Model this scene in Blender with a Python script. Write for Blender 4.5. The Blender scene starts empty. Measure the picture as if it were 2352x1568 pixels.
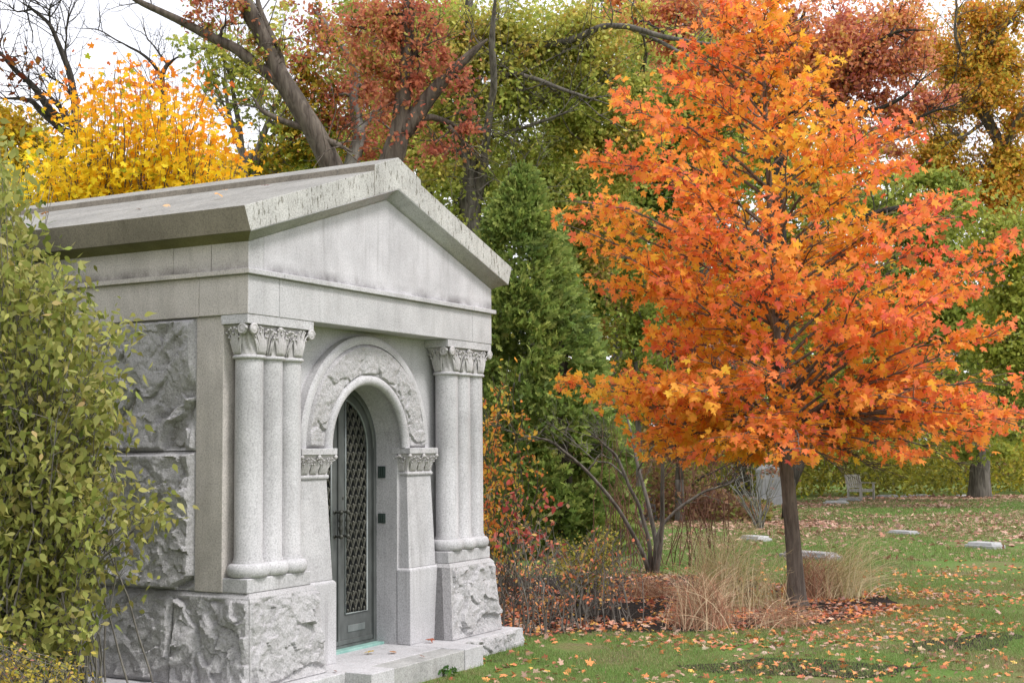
import bpy, bmesh, math, random
import numpy as np
from mathutils import Vector, Matrix

# ------------------------------------------------------------------ camera
F_PX, YAW, PITCH, ROLL = 3132.0, math.radians(28.5065), math.radians(4.4783), math.radians(0.521)
CAM = np.array([-6.6667, -5.4966, 1.6])
_F = np.array([math.cos(YAW)*math.cos(PITCH), math.sin(YAW)*math.cos(PITCH), math.sin(PITCH)])
_R = np.array([math.sin(YAW), -math.cos(YAW), 0.0]); _U = np.cross(_R, _F)
_c, _s = math.cos(ROLL), math.sin(ROLL)
_R, _U = _c*_R - _s*_U, _s*_R + _c*_U
S = bpy.context.scene
cam_d = bpy.data.cameras.new('camera'); cam = bpy.data.objects.new('camera', cam_d)
S.collection.objects.link(cam); S.camera = cam
cam_d.sensor_width = 36; cam_d.lens = F_PX/2352*36; cam_d.clip_start = 0.05; cam_d.clip_end = 3000
M4 = Matrix(((_R[0], _U[0], -_F[0], CAM[0]), (_R[1], _U[1], -_F[1], CAM[1]), (_R[2], _U[2], -_F[2], CAM[2]), (0, 0, 0, 1)))
cam.matrix_world = M4
S.render.resolution_x = 1024; S.render.resolution_y = 682

# ------------------------------------------------------------------ sky and sun
SUN_EL, SUN_AZ = math.radians(54), math.radians(-93)     # azimuth measured from +x towards +y
w = bpy.data.worlds.new('World'); S.world = w; w.use_nodes = True
nt = w.node_tree; nt.nodes.clear()
def N(nt, t, **kw):
    n = nt.nodes.new(t)
    for k, v in kw.items():
        if k.startswith('i_'): n.inputs[int(k[2:]) if k[2:].isdigit() else k[2:].replace('_', ' ')].default_value = v
        else: setattr(n, k, v)
    return n
sky = N(nt, 'ShaderNodeTexSky', sky_type='NISHITA', sun_disc=False, sun_elevation=SUN_EL, sun_rotation=math.radians(90)-SUN_AZ, air_density=1.0, dust_density=2.0)
tc = N(nt, 'ShaderNodeTexCoord')
cn = N(nt, 'ShaderNodeTexNoise'); cn.inputs['Scale'].default_value = 2.2; cn.inputs['Detail'].default_value = 6
cr = N(nt, 'ShaderNodeValToRGB'); cr.color_ramp.elements[0].position = 0.30; cr.color_ramp.elements[0].color = (.72, .72, .72, 1)
cr.color_ramp.elements[1].position = 0.55; cr.color_ramp.elements[1].color = (1, 1, 1, 1)
mx = N(nt, 'ShaderNodeMix', data_type='RGBA'); mx.inputs[7].default_value = (11.7, 11.75, 12.5, 1)
bg = N(nt, 'ShaderNodeBackground'); bg.inputs['Strength'].default_value = 0.09
wo = N(nt, 'ShaderNodeOutputWorld')
L = nt.links.new
L(tc.outputs['Generated'], cn.inputs['Vector']); L(cn.outputs[0], cr.inputs[0]); L(cr.outputs[0], mx.inputs[0])
L(sky.outputs[0], mx.inputs[6]); L(mx.outputs[2], bg.inputs[0]); L(bg.outputs[0], wo.inputs[0])
sd = bpy.data.lights.new('sun', 'SUN'); sun = bpy.data.objects.new('sun', sd); S.collection.objects.link(sun)
sd.energy = 2.0; sd.angle = math.radians(14); sd.color = (1.0, .97, .94)
_sv = Vector((math.cos(SUN_EL)*math.cos(SUN_AZ), math.cos(SUN_EL)*math.sin(SUN_AZ), math.sin(SUN_EL)))
sun.rotation_euler = _sv.to_track_quat('Z', 'Y').to_euler()
S.view_settings.view_transform = 'Standard'; S.view_settings.look = 'None'
S.view_settings.exposure = 0.58; S.view_settings.gamma = 1.0

# ------------------------------------------------------------------ helpers
rng = np.random.default_rng(7); random.seed(7)
COL = S.collection
def ray(px, py): return _F + _R*(px-1176)/F_PX - _U*(py-784)/F_PX
def at(px, py, D): return CAM + ray(px, py)*D
def G(px, py, z=0.0):
    r = ray(px, py); return CAM + r*((z-CAM[2])/r[2])
def depth(P): return float((np.asarray(P, float)-CAM) @ _F)
def tag(o, label=None, cat=None, group=None, kind=None):
    if label: o['label'] = label
    if cat: o['category'] = cat
    if group: o['group'] = group
    if kind: o['kind'] = kind
    return o
def empty(name, loc, label, cat, group=None):
    o = bpy.data.objects.new(name, None); COL.objects.link(o); o.location = [float(a) for a in loc]
    o.empty_display_size = .2
    return tag(o, label, cat, group)
def link(name, me, mat, parent=None):
    o = bpy.data.objects.new(name, me)
    if mat is not None and len(me.materials) == 0: me.materials.append(mat)
    COL.objects.link(o)
    if parent is not None:
        o.parent = parent
        if parent.type == 'EMPTY': o.matrix_parent_inverse = Matrix.Translation(-Vector(parent.location))
    return o
class MB:
    def __init__(s): s.v = []; s.f = []; s.n = 0
    def add(s, vs, fs):
        vs = np.asarray(vs, float).reshape(-1, 3)
        s.v.append(vs); s.f += [tuple(i+s.n for i in f) for f in fs]; s.n += len(vs); return s
    def box(s, x0, x1, y0, y1, z0, z1):
        v = [(x0,y0,z0),(x1,y0,z0),(x1,y1,z0),(x0,y1,z0),(x0,y0,z1),(x1,y0,z1),(x1,y1,z1),(x0,y1,z1)]
        return s.add(v, [(0,3,2,1),(4,5,6,7),(0,1,5,4),(1,2,6,5),(2,3,7,6),(3,0,4,7)])
    def frustum(s, b, t, z0, z1):      # b,t = (x0,x1,y0,y1) at bottom and top
        v = [(b[0],b[2],z0),(b[1],b[2],z0),(b[1],b[3],z0),(b[0],b[3],z0),(t[0],t[2],z1),(t[1],t[2],z1),(t[1],t[3],z1),(t[0],t[3],z1)]
        return s.add(v, [(0,3,2,1),(4,5,6,7),(0,1,5,4),(1,2,6,5),(2,3,7,6),(3,0,4,7)])
    def extrude(s, poly, a, b):        # poly list of 3D pts, swept by vector b-a
        poly = np.asarray(poly, float); k = len(poly); d = np.asarray(b, float)-np.asarray(a, float)
        v = np.vstack([poly, poly+d])
        return s.add(v, [tuple(range(k))[::-1], tuple(range(k, 2*k))]+[(i, (i+1) % k, k+(i+1) % k, k+i) for i in range(k)])
    def lathe(s, c, prof, seg=40):
        c = np.asarray(c, float); vs = []
        a = np.linspace(0, 2*math.pi, seg, endpoint=False)
        for r, z in prof: vs.append(np.stack([c[0]+r*np.cos(a), c[1]+r*np.sin(a), np.full(seg, c[2]+z)], 1))
        m = len(prof); fs = []
        for i in range(m-1):
            for j in range(seg): fs.append((i*seg+j, i*seg+(j+1) % seg, (i+1)*seg+(j+1) % seg, (i+1)*seg+j))
        fs.append(tuple(range(seg))[::-1]); fs.append(tuple((m-1)*seg+j for j in range(seg)))
        return s.add(np.vstack(vs), fs)
    def tube(s, pts, rad, sides=6, cap=True):
        pts = np.asarray(pts, float); n = len(pts)
        rad = np.broadcast_to(np.asarray(rad, float), (n,))
        t = np.gradient(pts, axis=0); t /= (np.linalg.norm(t, axis=1, keepdims=True)+1e-12)
        up = np.array([0, 0, 1.]) if abs(t[0][2]) < .9 else np.array([1., 0, 0])
        x = np.cross(t[0], up); x /= np.linalg.norm(x)
        a = np.linspace(0, 2*math.pi, sides, endpoint=False); ca, sa = np.cos(a), np.sin(a); out = []
        for i in range(n):
            x = x - t[i]*(x@t[i]); x /= (np.linalg.norm(x)+1e-12); y = np.cross(t[i], x)
            out.append(pts[i]+rad[i]*(ca[:, None]*x+sa[:, None]*y))
        fs = [(i*sides+j, i*sides+(j+1) % sides, (i+1)*sides+(j+1) % sides, (i+1)*sides+j) for i in range(n-1) for j in range(sides)]
        if cap: fs += [tuple(range(sides))[::-1], tuple((n-1)*sides+j for j in range(sides))]
        return s.add(np.vstack(out), fs)
    def ball(s, c, r, seg=10, rings=6, sc=(1, 1, 1)):
        c = np.asarray(c, float); vs = []
        for i in range(rings+1):
            ph = math.pi*i/rings
            for j in range(seg):
                th = 2*math.pi*j/seg
                vs.append(c+r*np.array([math.sin(ph)*math.cos(th)*sc[0], math.sin(ph)*math.sin(th)*sc[1], -math.cos(ph)*sc[2]]))
        fs = [(i*seg+j, i*seg+(j+1) % seg, (i+1)*seg+(j+1) % seg, (i+1)*seg+j) for i in range(rings) for j in range(seg)]
        return s.add(vs, fs)
    def grid(s, P):                    # P (a,b,3)
        a, b = P.shape[:2]
        idx = np.arange(a*b).reshape(a, b)
        fs = np.stack([idx[:-1, :-1], idx[1:, :-1], idx[1:, 1:], idx[:-1, 1:]], -1).reshape(-1, 4)
        return s.add(P.reshape(-1, 3), fs.tolist())
    def build(s, name, mat, parent=None, bevel=0.0, smooth=False, auto=None):
        me = bpy.data.meshes.new(name); me.from_pydata(np.vstack(s.v).tolist(), [], s.f); me.validate(); me.update()
        o = link(name, me, mat, parent)
        if smooth or auto:
            me.polygons.foreach_set('use_smooth', [True]*len(me.polygons))
        if auto:
            me.set_sharp_from_angle(angle=math.radians(auto))
        if bevel > 0:
            m = o.modifiers.new('bevel', 'BEVEL'); m.width = bevel; m.segments = 2; m.limit_method = 'ANGLE'; m.angle_limit = math.radians(30)
        return o
def bulk(name, V, mat, parent=None, cols=None, smooth=False):
    """V (N,k,3): N polygons of k corners each; cols (N,3) one colour per polygon"""
    n, k = V.shape[:2]
    me = bpy.data.meshes.new(name)
    me.vertices.add(n*k); me.vertices.foreach_set('co', V.reshape(-1).astype(np.float32))
    me.loops.add(n*k); me.loops.foreach_set('vertex_index', np.arange(n*k, dtype=np.int32))
    me.polygons.add(n); me.polygons.foreach_set('loop_start', np.arange(0, n*k, k, dtype=np.int32))
    me.polygons.foreach_set('loop_total', np.full(n, k, dtype=np.int32))
    me.update(calc_edges=True)
    if cols is not None:
        at_ = me.attributes.new('Col', 'FLOAT_COLOR', 'POINT')
        c = np.ones((n, k, 4), np.float32); c[:, :, :3] = cols[:, None, :]
        at_.data.foreach_set('color', c.reshape(-1))
    me.validate()
    return link(name, me, mat, parent)
# numpy value noise
def _h(i, j, k, seed):
    n = (i*374761393 + j*668265263 + k*2147483647 + seed*974634777) & 0xffffffff
    n = ((n ^ (n >> 13))*1274126177) & 0xffffffff
    n = ((n ^ (n >> 16))*2246822519) & 0xffffffff
    return ((n ^ (n >> 15)) & 0xffffff)/float(0xffffff)
def vnoise(P, seed=0):
    P = np.asarray(P, float); i = np.floor(P).astype(np.int64); f = P-i; f = f*f*(3-2*f); r = 0
    for dx in (0, 1):
        for dy in (0, 1):
            for dz in (0, 1):
                wgt = (f[..., 0] if dx else 1-f[..., 0])*(f[..., 1] if dy else 1-f[..., 1])*(f[..., 2] if dz else 1-f[..., 2])
                r = r + wgt*_h(i[..., 0]+dx, i[..., 1]+dy, i[..., 2]+dz, seed)
    return r*2-1
def fbm(P, oct=4, seed=0, gain=.5):
    P = np.asarray(P, float); a, s, t = 1.0, 0, 0
    for o in range(oct):
        s = s + a*vnoise(P*(2**o)+o*17.3, seed+o); t += a; a *= gain
    return s/t

# ------------------------------------------------------------------ materials
def mat_new(name):
    m = bpy.data.materials.new(name); m.use_nodes = True; nt = m.node_tree
    b = nt.nodes['Principled BSDF']; return m, nt, b
def ramp(nt, src, stops):
    r = N(nt, 'ShaderNodeValToRGB'); e = r.color_ramp.elements
    while len(e) < len(stops): e.new(.5)
    for el, (p, c) in zip(e, stops):
        el.position = p; el.color = (*c, 1) if len(c) == 3 else c
    nt.links.new(src, r.inputs[0]); return r.outputs[0]
def noise(nt, vec, scale, detail=4, rough=.5, dist=0.0):
    n = N(nt, 'ShaderNodeTexNoise'); n.inputs['Scale'].default_value = scale; n.inputs['Detail'].default_value = detail
    n.inputs['Roughness'].default_value = rough; n.inputs['Distortion'].default_value = dist
    if vec is not None: nt.links.new(vec, n.inputs['Vector'])
    return n.outputs[0]
def mapping(nt, vec, scale):
    m = N(nt, 'ShaderNodeMapping'); m.inputs['Scale'].default_value = scale; nt.links.new(vec, m.inputs['Vector']); return m.outputs[0]
def mul(nt, a, b, fac=1.0, mode='MULTIPLY'):
    m = N(nt, 'ShaderNodeMix', data_type='RGBA', blend_type=mode)
    if isinstance(fac, float): m.inputs[0].default_value = fac
    else: nt.links.new(fac, m.inputs[0])
    for k, x in ((6, a), (7, b)):
        if isinstance(x, tuple): m.inputs[k].default_value = (*x, 1)
        else: nt.links.new(x, m.inputs[k])
    return m.outputs[2]
def granite(name, base=(.50, .495, .485), speck=.22, stain=.25, bump=.15, rough_bump=0.0, lichen=0.0, algae=None, streak=.0, dirtc=(.42, .40, .37), soot=None):
    m, nt, b = mat_new(name)
    t = N(nt, 'ShaderNodeTexCoord').outputs['Object']
    s1 = noise(nt, t, 95, 2, .7)
    c = ramp(nt, s1, [(.30, tuple(x*(1-speck*1.6) for x in base)), (.5, base), (.72, tuple(min(1, x*(1+speck)) for x in base))])
    blot = ramp(nt, noise(nt, t, 2.6, 5, .6, .4), [(.32, (1-stain*.7,)*3), (.62, (1.0,)*3)])
    c = mul(nt, c, blot)
    if stain > 0:
        d = ramp(nt, noise(nt, mapping(nt, t, (7, 7, 1.3)), 1.0, 5, .65), [(.50, (0,)*3), (.75, (stain,)*3)])
        c = mul(nt, c, dirtc, d, 'MULTIPLY')
    if streak > 0:
        d = ramp(nt, noise(nt, mapping(nt, t, (26, 26, .9)), 1.0, 3, .6), [(.50, (0,)*3), (.80, (streak,)*3)])
        d2 = ramp(nt, noise(nt, t, 1.7, 2, .5), [(.42, (0,)*3), (.62, (1,)*3)])
        c = mul(nt, c, (.36, .35, .33), mul(nt, d, d2))
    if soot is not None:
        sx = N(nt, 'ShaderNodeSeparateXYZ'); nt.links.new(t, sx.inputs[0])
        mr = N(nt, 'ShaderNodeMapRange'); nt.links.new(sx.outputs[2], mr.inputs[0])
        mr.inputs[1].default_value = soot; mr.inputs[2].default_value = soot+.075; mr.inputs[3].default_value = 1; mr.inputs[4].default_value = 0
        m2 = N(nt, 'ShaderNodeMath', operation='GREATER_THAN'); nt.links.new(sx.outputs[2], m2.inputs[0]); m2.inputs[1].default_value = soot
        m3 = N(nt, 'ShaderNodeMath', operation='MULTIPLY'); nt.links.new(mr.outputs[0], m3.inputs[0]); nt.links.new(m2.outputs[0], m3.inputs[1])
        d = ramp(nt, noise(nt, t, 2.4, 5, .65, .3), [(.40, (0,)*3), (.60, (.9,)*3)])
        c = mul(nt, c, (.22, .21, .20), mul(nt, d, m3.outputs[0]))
    if lichen > 0:
        d = ramp(nt, noise(nt, mapping(nt, t, (46, 46, 13)), 1.0, 4, .75), [(.55, (0,)*3), (.63, (lichen,)*3)])
        c = mul(nt, c, (.30, .29, .24), d, 'MULTIPLY')
        d = ramp(nt, noise(nt, t, 38, 3, .7), [(.64, (0,)*3), (.69, (lichen,)*3)])
        d2 = ramp(nt, noise(nt, t, 2.3, 3, .6), [(.45, (0,)*3), (.65, (1,)*3)])
        c = mul(nt, c, (.36, .35, .14), mul(nt, d, d2), 'MIX')
    if algae is not None:
        d = ramp(nt, noise(nt, t, 3.5, 4, .6), [(.25, (.55,)*3), (.7, (1,)*3)])
        c = mul(nt, c, algae, d, 'MULTIPLY')
    nt.links.new(c, b.inputs['Base Color']); b.inputs['Roughness'].default_value = .78
    b.inputs['Specular IOR Level'].default_value = .35
    if bump > 0 or rough_bump > 0:
        bp = N(nt, 'ShaderNodeBump'); bp.inputs['Strength'].default_value = bump; bp.inputs['Distance'].default_value = .004
        nt.links.new(s1, bp.inputs['Height']); last = bp
        if rough_bump > 0:
            b2 = N(nt, 'ShaderNodeBump'); b2.inputs['Strength'].default_value = rough_bump; b2.inputs['Distance'].default_value = .03
            nt.links.new(noise(nt, t, 42, 6, .7), b2.inputs['Height']); nt.links.new(bp.outputs[0], b2.inputs['Normal']); last = b2
        nt.links.new(last.outputs[0], b.inputs['Normal'])
    return m
def bark(name, c1, c2, scale=14, bump=.6):
    m, nt, b = mat_new(name); t = N(nt, 'ShaderNodeTexCoord').outputs['Object']
    n = noise(nt, mapping(nt, t, (scale, scale, scale*.16)), 1.0, 6, .65, .6)
    c = ramp(nt, n, [(.35, c1), (.62, c2)])
    c = mul(nt, c, ramp(nt, noise(nt, t, 1.7, 3), [(.3, (.75,)*3), (.7, (1.1,)*3)]))
    nt.links.new(c, b.inputs['Base Color']); b.inputs['Roughness'].default_value = .9; b.inputs['Specular IOR Level'].default_value = .2
    bp = N(nt, 'ShaderNodeBump'); bp.inputs['Strength'].default_value = bump; bp.inputs['Distance'].default_value = .02
    nt.links.new(n, bp.inputs['Height']); nt.links.new(bp.outputs[0], b.inputs['Normal'])
    return m
def leafmat(name, trans=.35, rough=.55, spec=.3):
    m, nt, b = mat_new(name)
    a = N(nt, 'ShaderNodeAttribute', attribute_name='Col')
    b.inputs['Roughness'].default_value = rough; b.inputs['Specular IOR Level'].default_value = spec
    nt.links.new(a.outputs['Color'], b.inputs['Base Color'])
    tr = N(nt, 'ShaderNodeBsdfTranslucent'); nt.links.new(a.outputs['Color'], tr.inputs[0])
    ms = N(nt, 'ShaderNodeMixShader'); ms.inputs[0].default_value = trans
    nt.links.new(b.outputs[0], ms.inputs[1]); nt.links.new(tr.outputs[0], ms.inputs[2])
    nt.links.new(ms.outputs[0], nt.nodes['Material Output'].inputs['Surface'])
    return m
def metal(name, c1, c2, rough=.5, metallic=.5, sc=9):
    m, nt, b = mat_new(name); t = N(nt, 'ShaderNodeTexCoord').outputs['Object']
    c = ramp(nt, noise(nt, mapping(nt, t, (sc, sc, sc*.4)), 1.0, 5, .65), [(.35, c1), (.68, c2)])
    nt.links.new(c, b.inputs['Base Color']); b.inputs['Roughness'].default_value = rough; b.inputs['Metallic'].default_value = metallic
    return m
GR = granite('granite_smooth', base=(.51, .50, .508), stain=.3, streak=.45, speck=.2)
GRC = granite('granite_carved', base=(.50, .48, .475), stain=.22, bump=.12, speck=.16)
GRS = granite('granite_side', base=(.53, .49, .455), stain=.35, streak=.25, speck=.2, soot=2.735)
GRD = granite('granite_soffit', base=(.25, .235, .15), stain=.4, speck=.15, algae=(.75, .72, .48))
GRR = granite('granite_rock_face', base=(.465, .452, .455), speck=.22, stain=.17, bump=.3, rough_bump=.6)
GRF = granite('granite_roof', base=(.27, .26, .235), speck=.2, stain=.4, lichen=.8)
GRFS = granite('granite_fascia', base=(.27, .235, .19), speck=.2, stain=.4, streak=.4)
GRFL = granite('granite_lichen', base=(.50, .49, .465), speck=.25, stain=.4, lichen=1.0)
BRZ = metal('bronze_door', (.085, .09, .085), (.15, .16, .155), .5, .35)
BRZD = metal('bronze_dark', (.045, .047, .04), (.085, .085, .07), .5, .4)
LAT = metal('bronze_lattice', (.055, .055, .042), (.105, .10, .078), .6, .1)
VERD = metal('verdigris', (.16, .33, .29), (.32, .48, .43), .7, .1, 14)
DARK, _n, _b = mat_new('dark_glass'); _b.inputs['Base Color'].default_value = (.012, .014, .014, 1); _b.inputs['Roughness'].default_value = .25
VENT = metal('vent_plate', (.02, .035, .03), (.05, .07, .06), .6, .3)
LEAF = leafmat('autumn_leaf', .56, .6, .22); LEAFG = leafmat('green_leaf', .38, .55, .25); LEAFD = leafmat('dry_leaf', .12, .75, .15)
EOFX = 0
BK_BROWN = bark('bark_brown', (.055, .042, .034), (.15, .125, .10))
BK_GREY = bark('bark_grey', (.06, .052, .043), (.19, .17, .145))
BK_DARK = bark('bark_dark', (.022, .019, .016), (.07, .06, .05), 20, .4)
BK_MAPLE = bark('bark_smooth_maple', (.10, .08, .066), (.20, .17, .14), 26, .35)
BK_TWIG = bark('bark_twig', (.11, .10, .085), (.24, .22, .19), 30, .2)
BK_RED = bark('bark_reddish', (.10, .045, .03), (.20, .10, .07), 30, .2)

# ------------------------------------------------------------------ mausoleum
W, LEN = 3.104, 4.2
ZB, ZS, ZE = .144, 2.4552, 3.9
MA = empty('mausoleum', (W/2, 1.5, 0), 'grey granite mausoleum with gabled stone roof, clustered columns and bronze door', 'mausoleum')
def rock(name, P00, P10, P11, P01, amp, seed, mat=GRR, parent=MA, chips=5, res=.0085, margin=.02, back=.12, mb=None, chipdepth=1.0, bites=None):
    """hammer-broken stone face: corner points counter-clockwise seen from outside, drafted margin round the edge"""
    P00, P10, P11, P01 = [np.asarray(p, float) for p in (P00, P10, P11, P01)]
    wd = np.linalg.norm(P10-P00); ht = np.linalg.norm(P01-P00)
    nu, nv = max(8, int(wd/res)), max(8, int(ht/res))
    a, b = np.meshgrid(np.linspace(0, 1, nu), np.linspace(0, 1, nv), indexing='ij')
    P = (P00*(1-a)[..., None]+P10*a[..., None])*(1-b)[..., None]+(P01*(1-a)[..., None]+P11*a[..., None])*b[..., None]
    n = np.cross(P10-P00, P01-P00); n /= np.linalg.norm(n)
    x, y = a*wd, b*ht
    Q = np.stack([x, y, np.full_like(x, seed*3.7)], -1)
    r = np.random.default_rng(seed)
    e = np.minimum(np.minimum(x, wd-x), np.minimum(y, ht-y))
    wq = Q + .05*np.stack([vnoise(Q*7, seed+5), vnoise(Q*7, seed+6), 0*x], -1)+.02*np.stack([vnoise(Q*22, seed+7), vnoise(Q*22, seed+8), 0*x], -1)
    h = amp*(.8+.55*fbm(wq*3.2, 3, seed))
    lst = bites or [(r.uniform(.05, .95)*wd, r.uniform(0, .9)*ht, r.uniform(-1, 1), r.uniform(-1.2, .4), r.uniform(.15, .6)) for _ in range(chips)]
    # facets left by the hammer: tilted planes, one per wandering cell
    K = max(6, int(wd*ht/.011)); pk = np.stack([r.uniform(0, wd, K), r.uniform(0, ht, K)], 1); sk = r.uniform(-.26, .26, (K, 2)); ok = r.uniform(-.006, .006, K)
    d2 = (wq[..., 0, None]-pk[:, 0])**2+(wq[..., 1, None]-pk[:, 1])**2; ci = np.argmin(d2, -1)
    h = h + (ok[ci]+(x-pk[ci, 0])*sk[ci, 0]+(y-pk[ci, 1])*sk[ci, 1])*min(.8, amp/.035)
    cut = np.zeros_like(h)
    for (cx_, cy_, sx, sy, dp) in lst:
        dx, dy = wq[..., 0]-cx_, wq[..., 1]-cy_
        # a spall: cliff along a wandering line, the face recovering behind it
        nn = math.hypot(sx, sy)+1e-6; d = (dx*sx+dy*sy)/nn; t_ = (-dx*sy+dy*sx)/nn
        dep = amp*dp*chipdepth*1.5; ln = .10+.22*dp; hw = .22+.35*r.random()
        d = d + .05*fbm(np.stack([t_*5, x*0, x*0+cx_*9], -1), 3, seed+31) + 1.1*t_*t_*(1 if r.random() < .6 else -.6)
        win = np.clip((hw-np.abs(t_))/(.35*hw), 0, 1)
        cut = np.maximum(cut, dep*win*np.where(d > 0, np.clip(d/.012, 0, 1)*np.exp(-np.maximum(d, 0)/ln), 0))
    h = np.maximum(h - cut, -.045+.3*(h-cut+.045))
    h = h + .0075*fbm(Q*48, 3, seed+3, .65) + .016*fbm(wq*15, 4, seed+9) - .020*np.clip(np.abs(fbm(wq*5.5, 2, seed+12))-.28, 0, 1)
    m_ = np.clip((e-margin*.4)/(margin*1.5), 0, 1); m_ = m_*m_*(3-2*m_)
    P = P + n*(h*m_)[..., None]
    own = mb is None
    if own: mb = MB()
    mb.grid(P[::1, ::1])
    # sides of the block behind the face
    if back > 0:
        q = np.array([P00, P10, P11, P01]); q2 = q-n*back
        mb.add(np.vstack([q, q2]), [(4, 7, 6, 5), (0, 4, 5, 1), (1, 5, 6, 2), (2, 6, 7, 3), (3, 7, 4, 0)])
    if own:
        return mb.build(name, mat, parent, auto=38)
    return mb
# base course and steps
mb = MB(); g = .172
mb.box(-.2, W+g, -g, LEN+.1, -.02, ZB)
mb.build('base_course', GR, MA, bevel=.006)
rock('base_course_edge', (2.27, -g-.001, -.02), (W+g, -g-.001, -.02), (W+g, -g-.001, ZB-.004), (2.27, -g-.001, ZB-.004), .035, 3, back=0, chips=6, margin=.008)
MB().box(2.0, 2.262, -.381, .11, -.02, ZB+.003).build('step_cheek', GR, MA, bevel=.005)
MB().box(.80, 1.07, -.381, .11, -.02, ZB+.003).build('step_cheek', GR, MA, bevel=.005)
MB().box(1.07, 2.0, -.372, .44, -.02, ZB-.006+.004).build('step_landing', granite('granite_step', base=(.42, .415, .40), stain=.45, streak=.0), MA, bevel=.005)
# base blocks
c_, d_ = .014, .06
def base_block(u0, u1, seed, mir=False):
    z1, z0, zc = .7185, ZB+.002, .690
    mb = MB(); i_ = .075; li = 0 if mir else i_
    mb.frustum((u0-c_, u1+c_, -c_, .60), (u0+.012, u1-.012, .012, .59), zc, z1)
    mb.frustum((u0-d_+li, u1+d_-.002, -d_+i_, .60), (u0-c_+li, u1+c_-.002, -c_+i_, .60), z0, zc)
    for sx, ex in ((-1, u0), (1, u1)):
        if sx < 0 and not mir: continue
        q = [(ex+sx*d_, -d_, z0), (ex+sx*d_, .62 if sx < 0 else .3, z0), (ex+sx*c_, .60 if sx < 0 else .3, zc), (ex+sx*c_, -c_, zc)]
        mb.add(q, [(0, 1, 2, 3)])
    return mb
# left corner block
mb = base_block(0.03, .69, 1)
rock('', (-d_+.03, -d_, ZB+.004), (.69+d_, -d_, ZB+.004), (.69+c_, -c_, .69), (.03-c_, -c_, .69), .022, 11, chips=0, back=0, mb=mb, margin=.014,
     bites=[(.08, .14, -1.5, .6, .8), (.5, .06, .3, -1.6, .9), (.20, .45, -.6, .5, .6)])
rock('', (-d_+.03, .594, ZB+.004), (-d_+.03, -d_, ZB+.004), (.03-c_, -c_, .69), (.03-c_, .594, .69), .055, 12, chips=0, back=0, mb=mb, margin=.014,
     bites=[(.46, .12, -1.3, .7, .9), (.16, .28, 1.2, .3, 1.0), (.22, .47, .3, -1.2, .8), (.42, .44, -.9, -1.2, .9), (.34, .26, -.6, -.9, .9), (.08, .15, .8, -.9, .8), (.52, .30, -.3, .9, .6), (.30, .10, .9, -.6, .8)])
mb.build('base_block', GRR, MA, auto=38)
# right corner block: smooth inner cheek, broken front
mb = base_block(W-.69, W-.03, 2, True)
rock('', (W-.69-d_, -d_, ZB+.004), (W-.03+d_, -d_, ZB+.004), (W-.03+c_, -c_, .69), (W-.69-c_, -c_, .69), .034, 21, chips=0, back=0, mb=mb, margin=.02,
     bites=[(.25, .28, -.9, .5, .75), (.55, .12, .2, -1.9, .95), (.12, .38, -1.6, .4, .7), (.60, .35, .5, .3, .4), (.40, .45, .1, -.6, .35)])
mb.build('base_block', GRR, MA, auto=38)
vv = .600
for k, ln in enumerate((.92, .92, .92, .82)):
    mb = MB(); v0, v1 = vv, vv+ln-.008; vv += ln
    mb.frustum((-d_+.09, .5, v0, v1), (.075, .5, v0, v1), ZB+.002, .69)
    mb.frustum((.018, .5, v0, v1), (.05, .5, v0, v1), .69, .7185)
    rock('', (-d_+.03, v1, ZB+.004), (-d_+.03, v0, ZB+.004), (.03-c_, v0, .69), (.03-c_, v1, .69), .035, 31+k, chips=4, back=0, mb=mb, margin=.014,
         bites=None if k else [(.75, .05, .5, -1.6, .9), (.2, .5, .4, .8, .4), (.6, .5, -.3, .5, .35)])
    mb.build('base_block', GRR, MA, auto=38)
# right hand side wall base (hidden side, still built)
MB().frustum((W-.5, W+d_-.03, .62, LEN), (W-.5, W-.02, .62, LEN), ZB+.002, .7185).build('base_block', GRR, MA)
# plinth caps (under the columns)
z9, z10 = .8096, .7195
for s in (0, 1):
    f = (lambda u: u) if s == 0 else (lambda u: W-u)
    a, b = sorted((f(.029), f(.677)))
    MB().box(a, b, .015, .30, z10, z9).build('plinth_cap', GR if 1 else GR, MA, bevel=.007)
    a, b = sorted((f(.022), f(.6)))
    mb = MB().box(*( (.022, .40, .213, .436) if s == 0 else (W-.40, W-.022, .213, .436)), z10, ZS)
    mb.build('corner_pilaster', GRS if s == 0 else GR, MA, bevel=.006)
# rough upper wall stones, left and right sides
zj = 1.60
for s in (0, 1):
    v0 = .4385
    for k, ln in enumerate((1.25, 1.25, 1.26)):
        v1 = v0+ln-.006
        for (za_, zb_, sd_) in ((z10+.004, zj-.004, 41), (zj+.004, ZS-.002, 61)):
            if s == 0:
                bt = None
                if k == 0 and sd_ == 61: bt = [(1.08, .30, -.5, 1.1, .95), (1.0, .62, -1.6, -.2, .7), (.98, .10, 1.4, -.8, .9), (.7, .35, .6, -.9, .75), (.5, .6, .2, .3, .5)]
                if k == 0 and sd_ == 41: bt = [(.95, -.02, .2, -2.2, .95), (.6, .45, .4, .2, .5), (1.1, .6, -.3, .2, .3)]
                rock('wall_stone', (.030, v1, za_), (.030, v0, za_), (.030, v0, zb_), (.030, v1, zb_), .075, sd_+k, chips=6, margin=.012, back=.2, bites=bt)
            else:
                rock('wall_stone', (W-.03, v0, za_), (W-.03, v1, za_), (W-.03, v1, zb_), (W-.03, v0, zb_), .055, sd_+k+10, chips=4, margin=.012, back=.2, res=.03)
        v0 = v1+.006
MB().box(.35, W-.35, LEN-.3, LEN-.05, ZB, ZS).build('back_wall', GR, MA)
MB().box(.13, .35, .436, LEN-.05, ZB, ZS).build('side_core', GRS, MA)
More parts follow.
